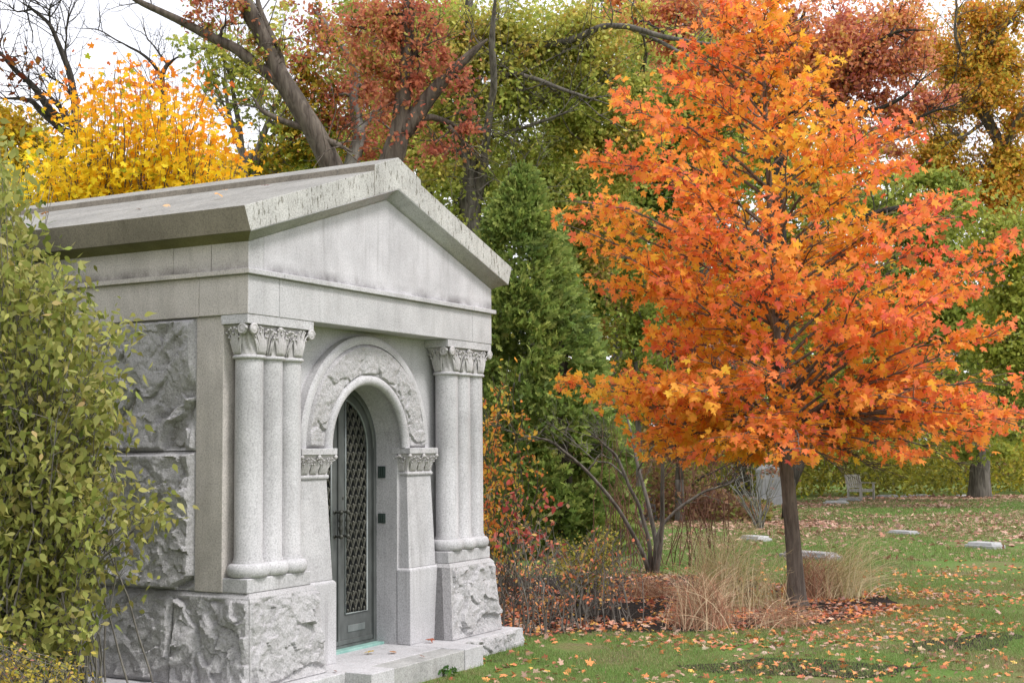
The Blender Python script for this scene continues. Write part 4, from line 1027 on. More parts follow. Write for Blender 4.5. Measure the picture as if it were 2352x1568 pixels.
# middle distance and background trees that fill the wood
bgs = [
 ('green maple with yellowing leaves behind the roof apex', 33, (985, 480, 30), [(900, 330, 90, 60), (980, 330, 80, 80), (980, 200, 90, 80), (1060, 420, 70, 80), (870, 120, 90, 90), (990, 60, 90, 70), (760, 330, 80, 60)], 13000, GRN, [2, 4, 4, 3], .14),
 ('green maple behind the evergreen, filling between it and the orange maple', 36, (1420, 900, 34), [(1350, 420, 120, 90), (1480, 380, 120, 90), (1560, 280, 110, 90), (1400, 560, 110, 90), (1480, 500, 100, 90), (1620, 200, 110, 90), (1340, 250, 90, 80), (1600, 420, 120, 110), (1450, 200, 110, 80), (1380, 680, 90, 80), (1250, 470, 80, 70)], 26000, [(.12, .19, .04), (.20, .29, .05), (.29, .34, .06), (.46, .34, .06)], [3, 5, 4, 1.5], .15),
 ('yellow green ash showing through at the upper centre', 44, (1700, 900, 34), [(1500, 120, 140, 90), (1650, 200, 140, 110), (1350, 60, 140, 70), (1550, 330, 150, 110), (1240, 180, 120, 90)], 15000, [(.30, .38, .05), (.46, .48, .07), (.62, .54, .07)], [3, 4, 2], .18),
 ('dusky maroon understorey tree behind the left branches of the orange maple', 29, (1560, 1100, 20), [(1540, 680, 110, 70), (1600, 800, 110, 80), (1660, 900, 110, 80), (1540, 900, 90, 80), (1700, 1000, 120, 70), (1480, 640, 60, 50), (1560, 1010, 90, 60)], 12000, [(.24, .11, .09), (.34, .15, .11), (.40, .25, .11), (.32, .32, .06)], [4, 5, 3, 2], .10),
 ('mixed olive understorey tree just right of the evergreen', 27, (1470, 1150, 16), [(1450, 620, 60, 90), (1470, 760, 70, 90), (1500, 880, 70, 60), (1400, 540, 60, 60), (1440, 900, 50, 60)], 8000, [(.15, .20, .04), (.24, .29, .05), (.38, .34, .06), (.46, .22, .08)], [3, 4, 2, 1], .10),
 ('olive green tree low at the right edge beside the big trunk', 34, (2380, 1150, 30), [(2300, 560, 80, 80), (2340, 680, 70, 90), (2300, 800, 80, 90), (2330, 900, 70, 80), (2350, 560, 60, 80), (2380, 780, 60, 100)], 13000, [(.22, .26, .05), (.34, .37, .06), (.48, .46, .08), (.66, .54, .08)], [3, 5, 3, 1], .13),
 ('green maple standing behind the right half of the orange maple', 38, (1815, 1120, 22), [(2050, 480, 140, 60), (2150, 560, 140, 90), (2000, 700, 200, 120), (2200, 720, 120, 110), (1900, 900, 220, 110), (2150, 900, 150, 100), (2250, 960, 100, 70)], 17000, GRN, [4, 5, 3, 1], .17),
 ('golden hedge maple far off behind the yellow maple, at the left', 36, (60, 520, 22), [(30, 300, 70, 50), (90, 350, 60, 50), (20, 380, 80, 60), (140, 420, 80, 60), (460, 400, 90, 50), (250, 430, 120, 50)], 9000, [(.25, .20, .02), (.50, .36, .02), (.62, .34, .03), (.5, .16, .03)], [2, 4, 3, 2], .15),
 ('small golden tree far behind, low between the bare stems and the roof', 40, (640, 480, 22), [(560, 380, 70, 30), (650, 385, 90, 35), (740, 380, 70, 40), (820, 390, 60, 40)], 6000, [(.25, .24, .02), (.50, .38, .03), (.55, .2, .03)], [3, 4, 2], .14),
 ('pale green linden seen through the heart of the orange maple', 46, (1812, 1100, 20), [(1700, 380, 160, 120), (1850, 420, 160, 130), (1750, 600, 170, 120), (1900, 650, 160, 130), (1600, 560, 130, 110), (1780, 800, 180, 110), (1950, 480, 130, 100), (1650, 260, 130, 90), (1560, 700, 110, 110)], 22000, [(.26, .30, .06), (.40, .44, .08), (.56, .52, .10), (.64, .46, .10)], [3, 4, 3, 2], .19),
 ('thin amber and green oak closing the gap above the roof apex', 40, (880, 470, 26), [(820, 200, 110, 110), (920, 120, 110, 110), (1000, 180, 100, 110), (860, 330, 100, 70), (960, 330, 90, 90)], 6500, [(.20, .27, .05), (.32, .38, .06), (.50, .42, .08), (.55, .22, .08)], [3, 4, 3, 2], .15),
 ('dull green ash behind the top of the evergreen', 34, (1200, 900, 28), [(1180, 430, 110, 90), (1290, 500, 90, 100), (1140, 560, 80, 90), (1260, 380, 100, 80), (1400, 480, 90, 90), (1350, 600, 80, 90)], 11000, [(.17, .22, .05), (.27, .32, .06), (.38, .36, .08), (.50, .30, .09)], [3, 5, 3, 1], .14),
]
for i, (lab, D, (bx, by, bw), cl, n, cols, wts, sz) in enumerate(bgs):
    cx0 = sum(c[0] for c in cl)/len(cl); cy0 = min(c[1] for c in cl)
    woodtree('woodland_tree', lab, D, [[(bx, by, bw), ((bx+cx0)/2, (by+cy0)/2, bw*.75), (cx0, cy0+20, bw*.3)]], cl, n, sz, T_OAK if i % 2 else T_MAPLE5, cols, wts, mat=LEAFG, gap=-.09, gs=.8, clw=.7, seed=40+i, tw=7, twl=1.6, sub=2, group='trees filling the wood behind')
# far wood and undergrowth: nobody could count these
def mass(name, label, cat, P, size, T, cols, wts, seed, gs=.4, mat=LEAFG):
    c = palette(len(P), cols, wts, .15, P, gs, seed, .6)
    o = bulk(name, leaves(P, rdir(len(P), .0), rdir(len(P), .8)-_F*.4, size*rng.uniform(.6, 1.4, len(P)), T), mat, None, c)
    tag(o, label, cat, kind='stuff'); return o
n = 26000; px = rng.uniform(900, 2500, n); D = rng.uniform(56, 66, n)
top = 8.5+4.5*fbm(np.stack([px*.006, px*0, D*.1], -1), 3, 77)
far = CAM+np.array([ray(a, 784) for a in px])*D[:, None]; far[:, 2] = rng.random(n)**.9*top
mass('far_wood', 'far olive and yellow wood closing the view behind the trees', 'wood', far, .38, T_OAK, [(.13, .17, .04), (.23, .26, .05), (.38, .34, .06), (.34, .20, .07)], [3, 4, 3, 2], 78)
n = 30000; px = rng.uniform(1150, 2480, n); D = 42.5+rng.random(n)*6+2.5*fbm(np.stack([px*.01, px*0, px*0], -1), 3, 71)
hh = 2.1+1.0*fbm(np.stack([px*.012, D*.3, px*0], -1), 3, 72)
und = CAM+np.array([ray(a, 784) for a in px])*D[:, None]; und[:, 2] = rng.random(n)**.8*hh
mass('undergrowth', 'yellow green undergrowth along the far edge of the lawn', 'undergrowth', und, .13, T_OVAL, UND, [3, 4, 4, 2, 2], 73, .5)
n = 16000; px = rng.uniform(1080, 1760, n); D = 29+rng.random(n)*5
hh = 1.5+.9*fbm(np.stack([px*.012, D*.3, px*0], -1), 3, 75)
und = CAM+np.array([ray(a, 784) for a in px])*D[:, None]; und[:, 2] = rng.random(n)**.9*np.clip(hh*np.clip((1760-px)/300, .15, 1), .1, 3)
mass('brush', 'tangled dull maroon and olive brush behind the bare shrubs', 'brush', und, .10, T_OVAL, [(.22, .10, .07), (.30, .17, .09), (.20, .21, .05), (.40, .33, .06)], [3, 3, 3, 2], 76, .6)

# ------------------------------------------------------------------ yellow maple behind the roof
YD = 15.5
ym = empty('yellow_maple', G(300, 1250), 'golden yellow maple with rusty tips rising behind the mausoleum roof', 'tree')
bpos = at(300, 480, YD); ym.location = (bpos[0], bpos[1], 0)
tr = MB(); br = MB(); gat = []
tr.tube([(bpos[0], bpos[1], -.1), (bpos[0], bpos[1], 1.2), bpos], [.08, .06, .05], 10)
r = np.random.default_rng(4); YP = []
tips = [(180, 190), (240, 150), (300, 160), (345, 190), (400, 160), (440, 180), (470, 260), (330, 140), (130, 330), (60, 350), (100, 400), (520, 370), (500, 330), (200, 300), (280, 280), (380, 280), (440, 330), (230, 400), (350, 400), (160, 430), (420, 420), (500, 400), (60, 420), (260, 200), (210, 240), (370, 230), (430, 240), (310, 340), (20, 390)]
for i, (x, y) in enumerate(tips):
    for rep in range(6):
        tip = at(x+r.normal()*26, y+r.normal()*14, YD+r.uniform(-1.0, 1.0)); st = at(300+(x-300)*.8+r.normal()*25, 560-r.random()*90, YD)
        q = polyline([st, st*.5+tip*.5+np.array([0, 0, -.1])+r.normal(size=3)*.06, tip], 10, .05, i)
        br.tube(q, np.linspace(.009, .002, 10), 5, cap=False)
        L_ = np.linalg.norm(tip-st)
        for j in range(int(10+L_*24)):
            f_ = r.uniform(.22, 1.03); k = min(9, int(f_*9)); p = q[k]+r.normal(size=3)*np.array([.25, .25, .06])
            YP.append(p)
tr.build('trunk', BK_MAPLE, ym, smooth=True); br.build('branches', BK_MAPLE, ym, smooth=True)
YP = np.array(YP); n = len(YP); pyt = 784-(YP-CAM)@_U/((YP-CAM)@_F)*F_PX; pxt = 1176+(YP-CAM)@_R/((YP-CAM)@_F)*F_PX
hz = -.22+(YP[:, 2]-4.0)/2.1+.25*fbm(YP*2, 2, 4)+rng.normal(size=n)*.16+.25*np.clip((bpos-YP)@(-_R)/1.0-.45, 0, 1)
yc = np.array([(.86, .66, .03), (.93, .62, .025), (.93, .46, .02), (.80, .27, .02), (.55, .13, .03)])
q_ = np.clip(hz, 0, .999)*4; i0 = q_.astype(int); f_ = (q_-i0)[:, None]; c = yc[i0]*(1-f_)+yc[np.minimum(i0+1, 4)]*f_
c *= 1+.12*rng.normal(size=(n, 1)); gq = rng.random(n) < .06; c[gq] = (.36, .40, .02)
print('yellow', n)
bulk('crown', leaves(YP, rdir(n, -.15), rdir(n, 1.3)-_F*.4, .074*rng.uniform(.7, 1.25, n), T_MAPLE, .2, .3), LEAF, ym, np.clip(c, .005, .95))

# ------------------------------------------------------------------ shrubs
def shrub(name, label, base, tips, D, leafn, size, T, cols, wts, mat=LEAFG, bk=BK_TWIG, r0=.008, r1=.0022, bend=.25, seed=1, cat='shrub', group=None, spread=.04, t0=.35, basew=.12, tw=0, twl=.2, dD=.5, clw=.3, per=None, lj=.12, drop=-.25, tipn=0, tipr=.1):
    """arching stems from base (px,py or xyz) to picture points at distance D, leaves along the outer part"""
    r = np.random.default_rng(seed)
    bp = np.array(G(*base)) if len(base) == 2 else np.array(base, float)
    e = empty(name, bp, label, cat, group); mb = MB(); LPs = []
    for (x, y) in tips:
        tip = at(x, y, D+r.uniform(-dD, dD)); st = bp+np.array([r.normal()*basew, r.normal()*basew, -.02])
        mid = st*.45+tip*.55; mid[:2] = st[:2]*(.5+bend)+tip[:2]*(.5-bend); mid += r.normal(size=3)*.05*np.linalg.norm(tip-st)
        q = polyline([st, mid, tip], 12, .05*np.linalg.norm(tip-st), seed+int(x))
        rr = np.linspace(r0, r1, 12); mb.tube(q, rr, 5, cap=False)
        qq = np.concatenate([q, rr[:, None]], 1); gat = []
        if tw: twigs(mb, qq, tw, twl, r1*1.3, seed+int(x*3+y), .3, 1, t0, gat, 4)
        src = [q[int(t0*12):]]+gat
        if tipn: LPs.append(tip+r.normal(size=(tipn, 3))*tipr)
        for s_ in src:
            k = max(1, int(leafn/ (len(tips)*len(src))))
            if leafn:
                f_ = r.uniform(0, len(s_)-1.001, k); i_ = f_.astype(int); LPs.append(s_[i_]+(s_[i_+1]-s_[i_])*(f_-i_)[:, None]+r.normal(size=(k, 3))*spread)
    mb.build('stems', bk, e, smooth=True)
    if leafn:
        P = np.vstack(LPs); P = P[P[:, 2] > .02]
        c = palette(len(P), cols, wts, lj, P, 2.2, seed, clw)
        bulk('leaves', leaves(P, rdir(len(P), drop), rdir(len(P), .9)-_F*.5, size*rng.uniform(.6, 1.3, len(P)), T, .3, .5), mat, e, c)
    return e
def tips_in(poly, n, seed):
    r = np.random.default_rng(seed); poly = np.array(poly, float); lo, hi = poly.min(0), poly.max(0); out = []
    while len(out) < n:
        p = r.uniform(lo, hi, (200, 2)); out += [tuple(a) for a in p[inpoly(p, poly)]]
    return out[:n]
T_DOG = mirror([(0, 0), (.12, .16), (.34, .26), (.58, .21), (.80, .08), (1.10, 0)])
# big dogwood at the left, in front of the side wall
dog = [(-60, 330), (20, 340), (45, 430), (90, 560), (130, 620), (165, 640), (200, 690), (235, 740), (250, 860), (290, 900), (270, 1000), (285, 1090), (300, 1160), (240, 1250), (250, 1330), (215, 1400), (170, 1440), (150, 1500), (60, 1540), (-80, 1540)]
tp = tips_in(dog, 330, 3)+[(172, 612), (205, 640), (318, 742), (322, 760), (300, 790), (310, 880), (312, 960), (312, 1000), (320, 1080), (330, 1170), (350, 1165), (384, 1158), (365, 1170), (345, 1190), (310, 1255), (300, 1310), (235, 1400), (180, 1500), (150, 1530), (210, 1440), (190, 1470), (240, 1370), (260, 770), (290, 860), (30, 345), (50, 420), (20, 380), (10, 300), (110, 560)]
shrub('dogwood_shrub', 'tall olive green shrub with oval leaves covering the left side wall', at(20, 1640, 8.0)*[1, 1, 0], [(x_-30-.17*max(0, x_-150) if x_ < 300 or y_ < 1100 else x_-12, y_) for x_, y_ in tp], 7.9, 7500, .057, T_DOG, [(.15, .19, .04), (.25, .27, .06), (.34, .33, .09), (.42, .39, .14), (.50, .30, .15)], [2, 5, 6, 3, .25], bk=BK_TWIG, tipn=32, tipr=.085, r0=.007, seed=8, basew=.25, tw=4, twl=.28, spread=.04, t0=.5, dD=.55, bend=.2, drop=-.7)
shrub('holly_shrub', 'dark green shrub at the far left beside the roof corner, above the dogwood', at(-10, 1500, 8.9)*[1, 1, 0]+np.array([-.3, 0, 0]), tips_in([(-60, 330), (20, 320), (60, 400), (75, 470), (40, 540), (-60, 560)], 34, 5)+[(115, 428), (100, 440), (80, 445), (122, 440)], 9.4, 1500, .055, T_OVAL, [(.03, .075, .02), (.06, .12, .025), (.12, .19, .04)], [3, 4, 1], seed=9, tw=4, twl=.2, t0=.6, dD=.25)
shrub('golden_shrub', 'low fine leaved yellow and pink shrub in the bottom left corner', at(40, 1680, 6.9)*[1, 1, 0], tips_in([(-50, 1455), (20, 1462), (60, 1475), (110, 1500), (160, 1550), (180, 1640), (-50, 1640)], 170, 6), 6.6, 9000, .022, T_OVAL, [(.22, .22, .05), (.42, .33, .05), (.55, .42, .06), (.5, .2, .15), (.10, .13, .05)], [3, 4, 3, 1, 2], r0=.004, r1=.0015, seed=10, tw=5, twl=.1, spread=.022, t0=.3, dD=.35, basew=.3)
# orange shrub beyond the right corner of the mausoleum
shrub('orange_shrub', 'tall shrub with orange and yellow leaves against the right corner column', G(1110, 1345), [(1150, 830), (1170, 820), (1185, 850), (1130, 860), (1165, 900), (1150, 950), (1125, 930), (1110, 900), (1180, 880), (1135, 1010), (1160, 1040), (1115, 1000), (1190, 900), (1105, 960), (1100, 1080), (1140, 1090), (1125, 1130), (1160, 1130), (1100, 1160), (1130, 1180), (1110, 1050), (1150, 1000), (1175, 960), (1105, 870)], 13.0, 1100, .055, T_OVAL, [(.60, .14, .07), (.78, .26, .06), (.84, .42, .06), (.72, .52, .08), (.25, .26, .05)], [2, 4, 3, 3, 1.5], mat=LEAF, seed=21, tw=5, twl=.25, t0=.35, spread=.035, bend=.1)
shrub('pink_leaf_shrub', 'slender shrub with a few large pink and grey green leaves below the orange shrub', G(1180, 1390), [(1190, 1070), (1215, 1110), (1180, 1140), (1200, 1160), (1225, 1170), (1170, 1190), (1255, 1120), (1140, 1210), (1270, 1200), (1290, 1230), (1160, 1100), (1310, 1150), (1360, 1230), (1330, 1250), (1235, 1230)], 12.6, 260, .060, T_OVAL, [(.50, .08, .07), (.60, .16, .13), (.40, .36, .18), (.35, .3, .06), (.65, .3, .04)], [4, 4, 2, 2, 2], mat=LEAF, seed=22, tw=3, twl=.15, t0=.5, spread=.03, drop=-.6)
# bare twiggy shrubs behind the mausoleum corner
k = 0
for (bx, by, x0, x1, yt, lab) in ((1215, 1452, 1140, 1270, 1210, 'bare grey twiggy shrub close beside the mausoleum base'), (1310, 1440, 1250, 1380, 1230, 'bare grey twiggy shrub in the mulch, second from the mausoleum'),
                              (1400, 1428, 1350, 1450, 1240, 'bare grey twiggy shrub in the mulch, third from the mausoleum')):
    r = np.random.default_rng(50+k); tp = [(r.uniform(x0-20, x1+20), r.uniform(yt-30, yt+120)) for _ in range(18)]
    shrub('twiggy_shrub', lab, G(bx, by), tp, depth(G(bx, by)), 14, .04, T_OVAL, [(.50, .16, .08), (.50, .30, .10)], [1, 1], mat=LEAFD, bk=BK_TWIG, r0=.006, r1=.002, seed=50+k, tw=6, twl=.22, basew=.16, t0=.2, group='bare twiggy shrubs in the mulch bed', dD=.3); k += 1
shrub('boxleaf_shrub', 'small shrub with tiny olive yellow leaves in front of the evergreen', G(1340, 1412), tips_in([(1255, 1240), (1290, 1215), (1360, 1225), (1400, 1200), (1440, 1210), (1450, 1260), (1390, 1310), (1280, 1320)], 50, 11), depth(G(1340, 1412))-.1, 2600, .034, T_OVAL, [(.28, .27, .05), (.44, .40, .07), (.55, .46, .09), (.55, .25, .08)], [3, 4, 2, 1], seed=23, tw=4, twl=.14, t0=.45, spread=.03)
shrub('holly_clump', 'dark leafy rosette plant growing at the edge of the step', G(1010, 1552), [(1000, 1535), (1015, 1525), (1030, 1535), (1060, 1530), (1050, 1545), (990, 1550), (1025, 1550)], depth(G(1010, 1552)), 60, .055, T_OAK, [(.05, .13, .02), (.12, .22, .03)], [1, 1], seed=24, r0=.003, r1=.001, spread=.012, basew=.04, dD=.05)
# multi-stemmed bare shrub
D0 = depth(G(1490, 1318))
e = empty('multistem_shrub', G(1490, 1318), 'leafless many stemmed shrub with long grey limbs arching left over the mulch', 'shrub')
mb = MB(); gt = []
ms = [[(1492, 1320, 17), (1478, 1270, 14), (1440, 1200, 12), (1400, 1140, 11), (1350, 1080, 10), (1300, 1040, 9), (1262, 1012, 7), (1200, 1000, 4), (1150, 985, 2)],
      [(1494, 1320, 16), (1492, 1240, 13), (1470, 1170, 11), (1440, 1100, 10), (1420, 1050, 9), (1380, 1010, 6), (1340, 980, 4)],
      [(1500, 1320, 18), (1508, 1250, 15), (1490, 1160, 13), (1465, 1080, 11), (1450, 1010, 9), (1440, 950, 6), (1400, 900, 4)],
      [(1505, 1322, 20), (1518, 1250, 16), (1522, 1150, 13), (1524, 1050, 11), (1528, 980, 8), (1540, 900, 6), (1530, 820, 4)],
      [(1500, 1310, 14), (1512, 1220, 11), (1560, 1160, 9), (1620, 1125, 8), (1680, 1110, 6), (1700, 1080, 4)],
      [(1440, 1100, 7), (1400, 1060, 5), (1370, 1060, 4), (1300, 1000, 3), (1240, 960, 2)], [(1465, 1080, 6), (1500, 1020, 5), (1560, 1020, 3), (1620, 1000, 2)],
      [(1350, 1080, 6), (1380, 1040, 4), (1390, 1000, 3)]]
for i, l in enumerate(ms):
    l = [(x_, y_, w_*.78) for x_, y_, w_ in l]
    q = limb_px(mb, l, D0, (i % 3-1)*.6, 8, .03, i)
    twigs(mb, q, 9 if i < 4 else 6, .45, .006, 300+i, .3, 2, .45, gt)
mb.build('stems', BK_GREY, e, smooth=True)
for k, (bx, x0, x1, lab) in enumerate(((1440, 1380, 1500, 'thin upright reddish canes left of the many stemmed shrub'), (1600, 1530, 1680, 'thin upright reddish canes right of the many stemmed shrub'))):
    r = np.random.default_rng(70+k); tp = [(r.uniform(x0, x1), r.uniform(950, 1200)) for _ in range(28)]
    shrub('cane_clump', lab, G(bx, 1300), tp, depth(G(bx, 1300)), 0, .04, T_OVAL, RED, [1]*4, bk=BK_RED, r0=.007, r1=.003, seed=70+k, tw=2, twl=.25, basew=.35, bend=.05, group='reddish canes')
# pale vase shaped sapling in front of the tombstone, and a dark crooked one
shrub('vase_shrub', 'pale leafless vase shaped shrub in front of the upright tombstone', G(1745, 1216), [(1660, 1090), (1680, 1080), (1700, 1075), (1715, 1070), (1735, 1060), (1760, 1070), (1785, 1080), (1800, 1085), (1775, 1075), (1690, 1100), (1725, 1080), (1750, 1075), (1670, 1110)], depth(G(1745, 1216)), 0, .04, T_OVAL, RED, [1]*4, bk=bark('bark_pale', (.12, .12, .10), (.26, .25, .22), 25, .2), r0=.018, r1=.005, seed=31, tw=3, twl=.5, basew=.05, bend=.12)
e = empty('crooked_shrub', G(1560, 1180), 'dark crooked bare shrub low behind the canes', 'shrub'); mb = MB()
for i, l in enumerate([[(1560, 1185, 10), (1570, 1140, 8), (1620, 1115, 7), (1680, 1105, 6), (1740, 1090, 4)], [(1562, 1180, 8), (1590, 1110, 6), (1640, 1080, 5), (1690, 1060, 3)], [(1558, 1180, 8), (1540, 1130, 6), (1500, 1100, 4)], [(1620, 1115, 5), (1650, 1150, 4), (1670, 1135, 3)]]):
    q = limb_px(mb, l, depth(G(1560, 1180)), 0, 6, .05, i+20); twigs(mb, q, 7, .6, .008, 400+i, .1, 2, .3)
mb.build('stems', BK_DARK, e, smooth=True)
# ornamental grass clumps
def grass_clump(label, base, tips, n, cols, seed, hgt=1.0, group='dry grass clumps round the young maple', bw=.14):
    r = np.random.default_rng(seed); bp = G(*base); D = depth(bp)
    e = empty('grass_clump', bp, label, 'grass clump', group); V = []; C_ = []
    tx0, tx1, ty0, ty1 = tips
    for _ in range(n):
        x = r.uniform(tx0, tx1); y = ty0+(ty1-ty0)*r.random()**.6
        tip = at(x, y, D+r.uniform(-.35, .35)); tip[2] = max(tip[2], .03)
        st = bp+np.array([r.normal()*bw, r.normal()*bw, 0]); h = tip[2]
        mid = np.array([st[0]*.7+tip[0]*.3, st[1]*.7+tip[1]*.3, h*r.uniform(.75, 1.15)])
        t = np.linspace(0, 1, 6)[:, None]; q = (1-t)**2*st+2*t*(1-t)*mid+t*t*tip
        side = unit(np.cross(q[-1]-q[0], _F)+r.normal(size=3)*.1); wd = .0026*(1-.75*t)
        a, b = q-side*wd, q+side*wd
        for k_ in range(5): V.append([a[k_], b[k_], b[k_+1], a[k_+1]])
        c = np.array(cols[r.integers(len(cols))])*r.uniform(.75, 1.25); C_ += [c]*5
    bulk('blades', np.array(V), LEAFD, e, np.clip(np.array(C_), .01, .9))
TAN = [(.46, .27, .17), (.56, .38, .25), (.42, .20, .13), (.64, .50, .33), (.28, .16, .10)]; STR = [(.60, .50, .30), (.70, .61, .39), (.50, .43, .22), (.42, .38, .17)]
grass_clump('russet dry grass clump under the many stemmed shrub', (1490, 1368), (1430, 1570, 1300, 1370), 300, TAN, 1)
grass_clump('large russet and straw grass clump left of the maple trunk', (1615, 1440), (1515, 1710, 1285, 1425), 800, TAN, 2, bw=.13)
grass_clump('tall thin straw grass rising behind the large russet clump', (1650, 1400), (1560, 1790, 1180, 1330), 460, STR, 3)
grass_clump('low spiky grass clump in fallen leaves just left of the maple base', (1785, 1440), (1690, 1900, 1360, 1430), 260, TAN, 4)
grass_clump('russet grass clump directly behind the maple trunk', (1868, 1372), (1790, 1960, 1240, 1350), 500, TAN, 5, bw=.16)
grass_clump('pale straw grass fountain right of the maple trunk', (1925, 1372), (1890, 2080, 1205, 1350), 380, STR, 6, bw=.16)
grass_clump('thin straw grass tuft between trunk and large clump', (1745, 1395), (1700, 1830, 1240, 1380), 160, STR, 7)
# ------------------------------------------------------------------ evergreen (arborvitae)
TB = G(1300, 1272); TD = depth(TB)
ev = empty('arborvitae', TB, 'tall conical dark green evergreen beside the mausoleum', 'evergreen')
MB().tube([TB-np.array([0, 0, .1]), TB+np.array([0, 0, 2.5]), TB+np.array([0, 0, 5.2])], [.13, .09, .02], 10).build('trunk', BK_BROWN, ev, smooth=True)
LE = [(380, 1200), (430, 1165), (500, 1125), (600, 1090), (700, 1085), (850, 1080), (1000, 1095), (1150, 1100), (1320, 1120)]
RE = [(380, 1205), (430, 1240), (500, 1275), (600, 1300), (700, 1335), (800, 1365), (900, 1400), (1000, 1440), (1100, 1460), (1200, 1465), (1325, 1440)]
n = 52000; y = 385+(1280-385)*rng.random(n)**.72
xl, xr = np.interp(y, *zip(*LE)), np.interp(y, *zip(*RE)); th = rng.uniform(0, 2*math.pi, n)
Pb = np.array([at(a, b, TD) for a, b in zip((xl+xr)/2, y)]); half = (xr-xl)/2*TD/F_PX
lump = 1+.22*fbm(np.stack([np.cos(th)*2.2, np.sin(th)*2.2, Pb[:, 2]*1.9], -1), 4, 8, .6)+.10*fbm(np.stack([np.cos(th)*7, np.sin(th)*7, Pb[:, 2]*5], -1), 2, 9)
shell = (.62+.40*rng.random(n)**.55)*lump
P = Pb+(rh*np.cos(th)[:, None]+fh*np.sin(th)[:, None])*(half*shell)[:, None]
g_ = fbm(P*2.6, 3, 12); keep = (g_+.25*fbm(P*7, 2, 19) > -.12) & (P[:, 2] > .05); P = P[keep]; th = th[keep]; n = len(P)
out = rh*np.cos(th)[:, None]+fh*np.sin(th)[:, None]
A = out*.8+rng.normal(size=(n, 3))*.55+np.array([0, 0, .35]); Nn = np.cross(A, np.array([0, 0, 1.]))+rng.normal(size=(n, 3))*.5
c = palette(n, [(.11, .16, .045), (.19, .26, .06), (.29, .36, .085), (.42, .46, .12)], [2, 4, 4, 2], .15, P, 2.2, 5, .5)
bulk('crown', leaves(P, A, Nn, .125*rng.uniform(.5, 1.5, n), T_SPRAY, .3, .3), LEAFG, ev, c)

# ------------------------------------------------------------------ stones and bench
STN = granite('grey_marker_stone', base=(.36, .36, .36), stain=.4, speck=.15); STW = granite('white_marble', base=(.46, .46, .46), stain=.4, speck=.08)
e = empty('tombstone', G(1768, 1158), 'tall upright grey tombstone with a stepped base at the far edge of the lawn', 'tombstone')
p = G(1768, 1160); m_ = depth(p)/F_PX
def obox(mb, c, rx, ry, z0, z1, ang, rt=None):
    ca, sa = math.cos(ang), math.sin(ang); t = rt or (rx, ry); v = []
    for (a, b, z) in ((rx, ry, z0), (t[0], t[1], z1)):
        for sx, sy in ((-1, -1), (1, -1), (1, 1), (-1, 1)): v.append((c[0]+ca*a*sx-sa*b*sy, c[1]+sa*a*sx+ca*b*sy, z))
    mb.add(v, [(0, 3, 2, 1), (4, 5, 6, 7), (0, 1, 5, 4), (1, 2, 6, 5), (2, 3, 7, 6), (3, 0, 4, 7)]); return mb
an = YAW-math.pi/2+.30
obox(MB(), p, .46, .30, 0, .20, an, (.44, .28)).build('base', STN, e, bevel=.012)
sh = obox(MB(), p, .29, .16, .20, .88, an, (.275, .15)).build('shaft', STN, e, bevel=.008)
mb = obox(MB(), p, .30, .17, .88, .96, an, (.31, .18)); obox(mb, p, .31, .18, .96, 1.10, an, (.20, .05)); mb.build('cap', STN, e, bevel=.008)
q = p+np.array([math.sin(an), -math.cos(an), 0])*.155; obox(MB(), q, .20, .012, .30, .74, an).build('panel', STN, sh, bevel=.004)
p = G(1478, 1195); e = empty('small_tombstone', p, 'small upright grey stone half hidden behind the many stemmed shrub', 'tombstone')
obox(MB(), p, .34, .22, 0, .10, an, (.33, .21)).build('base', STN, e, bevel=.012)
obox(MB(), p, .26, .13, .10, .58, an, (.24, .11)).build('slab', STN, e, bevel=.03)
def marker(label, px, py, rx, ry, h, ang, mat, tilt=0.0, nm='grave_marker'):
    p = G(px, py); h *= .72; e = empty(nm, p, label, 'grave marker', 'low stone markers set in the lawn')
    obox(MB(), p, rx, ry, -.03, h*.55, ang, (rx, ry)).build('base', mat, e, bevel=.01)
    o = obox(MB(), p, rx*.88, ry*.86, h*.55, h, ang, (rx*.80, ry*.76)).build('tablet', mat, e, bevel=.008)
a0 = YAW-math.pi/2
marker('white marble marker lying left of the maple trunk, beyond the straw grass', 1735, 1241, .26, .15, .12, a0-1.05, STW)
marker('long worn stone slab just behind the maple trunk', 1862, 1282, .46, .16, .14, a0-.95, STN)
marker('thin dark edged stone sunk in the middle of the lawn', 2075, 1226, .28, .14, .09, a0-1.0, STN)
marker('white marble marker alone on the right of the lawn', 2262, 1258, .26, .16, .13, a0-.95, STW)
marker('flat grey stone in front of the bench, on its left', 1920, 1157, .34, .25, .13, a0-.2, STN)
marker('flat grey stone nearest the front leg of the bench', 1950, 1151, .32, .25, .13, a0-.2, STN)
marker('flat grey stone right of the bench', 2040, 1142, .32, .25, .12, a0, STN)
marker('low pale stone between the bench and the big oak, nearer the bench', 2075, 1141, .25, .2, .06, a0, STW)
marker('low pale stone half way between the bench and the big oak', 2105, 1139, .38, .2, .08, a0, STW)
marker('low pale stone at the left foot of the big oak', 2214, 1139, .24, .2, .07, a0, STW)
marker('small pale stone seen low between the multistem shrub canes', 1452, 1262, .12, .10, .16, a0, STN)
WD = bark('weathered_teak', (.34, .31, .27), (.52, .49, .44), 18, .2)
bp = G(1978, 1149); e = empty('garden_bench', bp, 'weathered grey slatted wooden armchair bench facing right at the lawn edge', 'bench')
ba = YAW-math.pi/2+.95       # local x axis = seat depth direction (towards front)
fx = np.array([math.cos(ba), math.sin(ba), 0]); fy = np.array([-math.sin(ba), math.cos(ba), 0])
fx = unit(rh*.62-fh*.78); fy = unit(rh*.78+fh*.62)   # fx: the way the bench faces, fy: along it
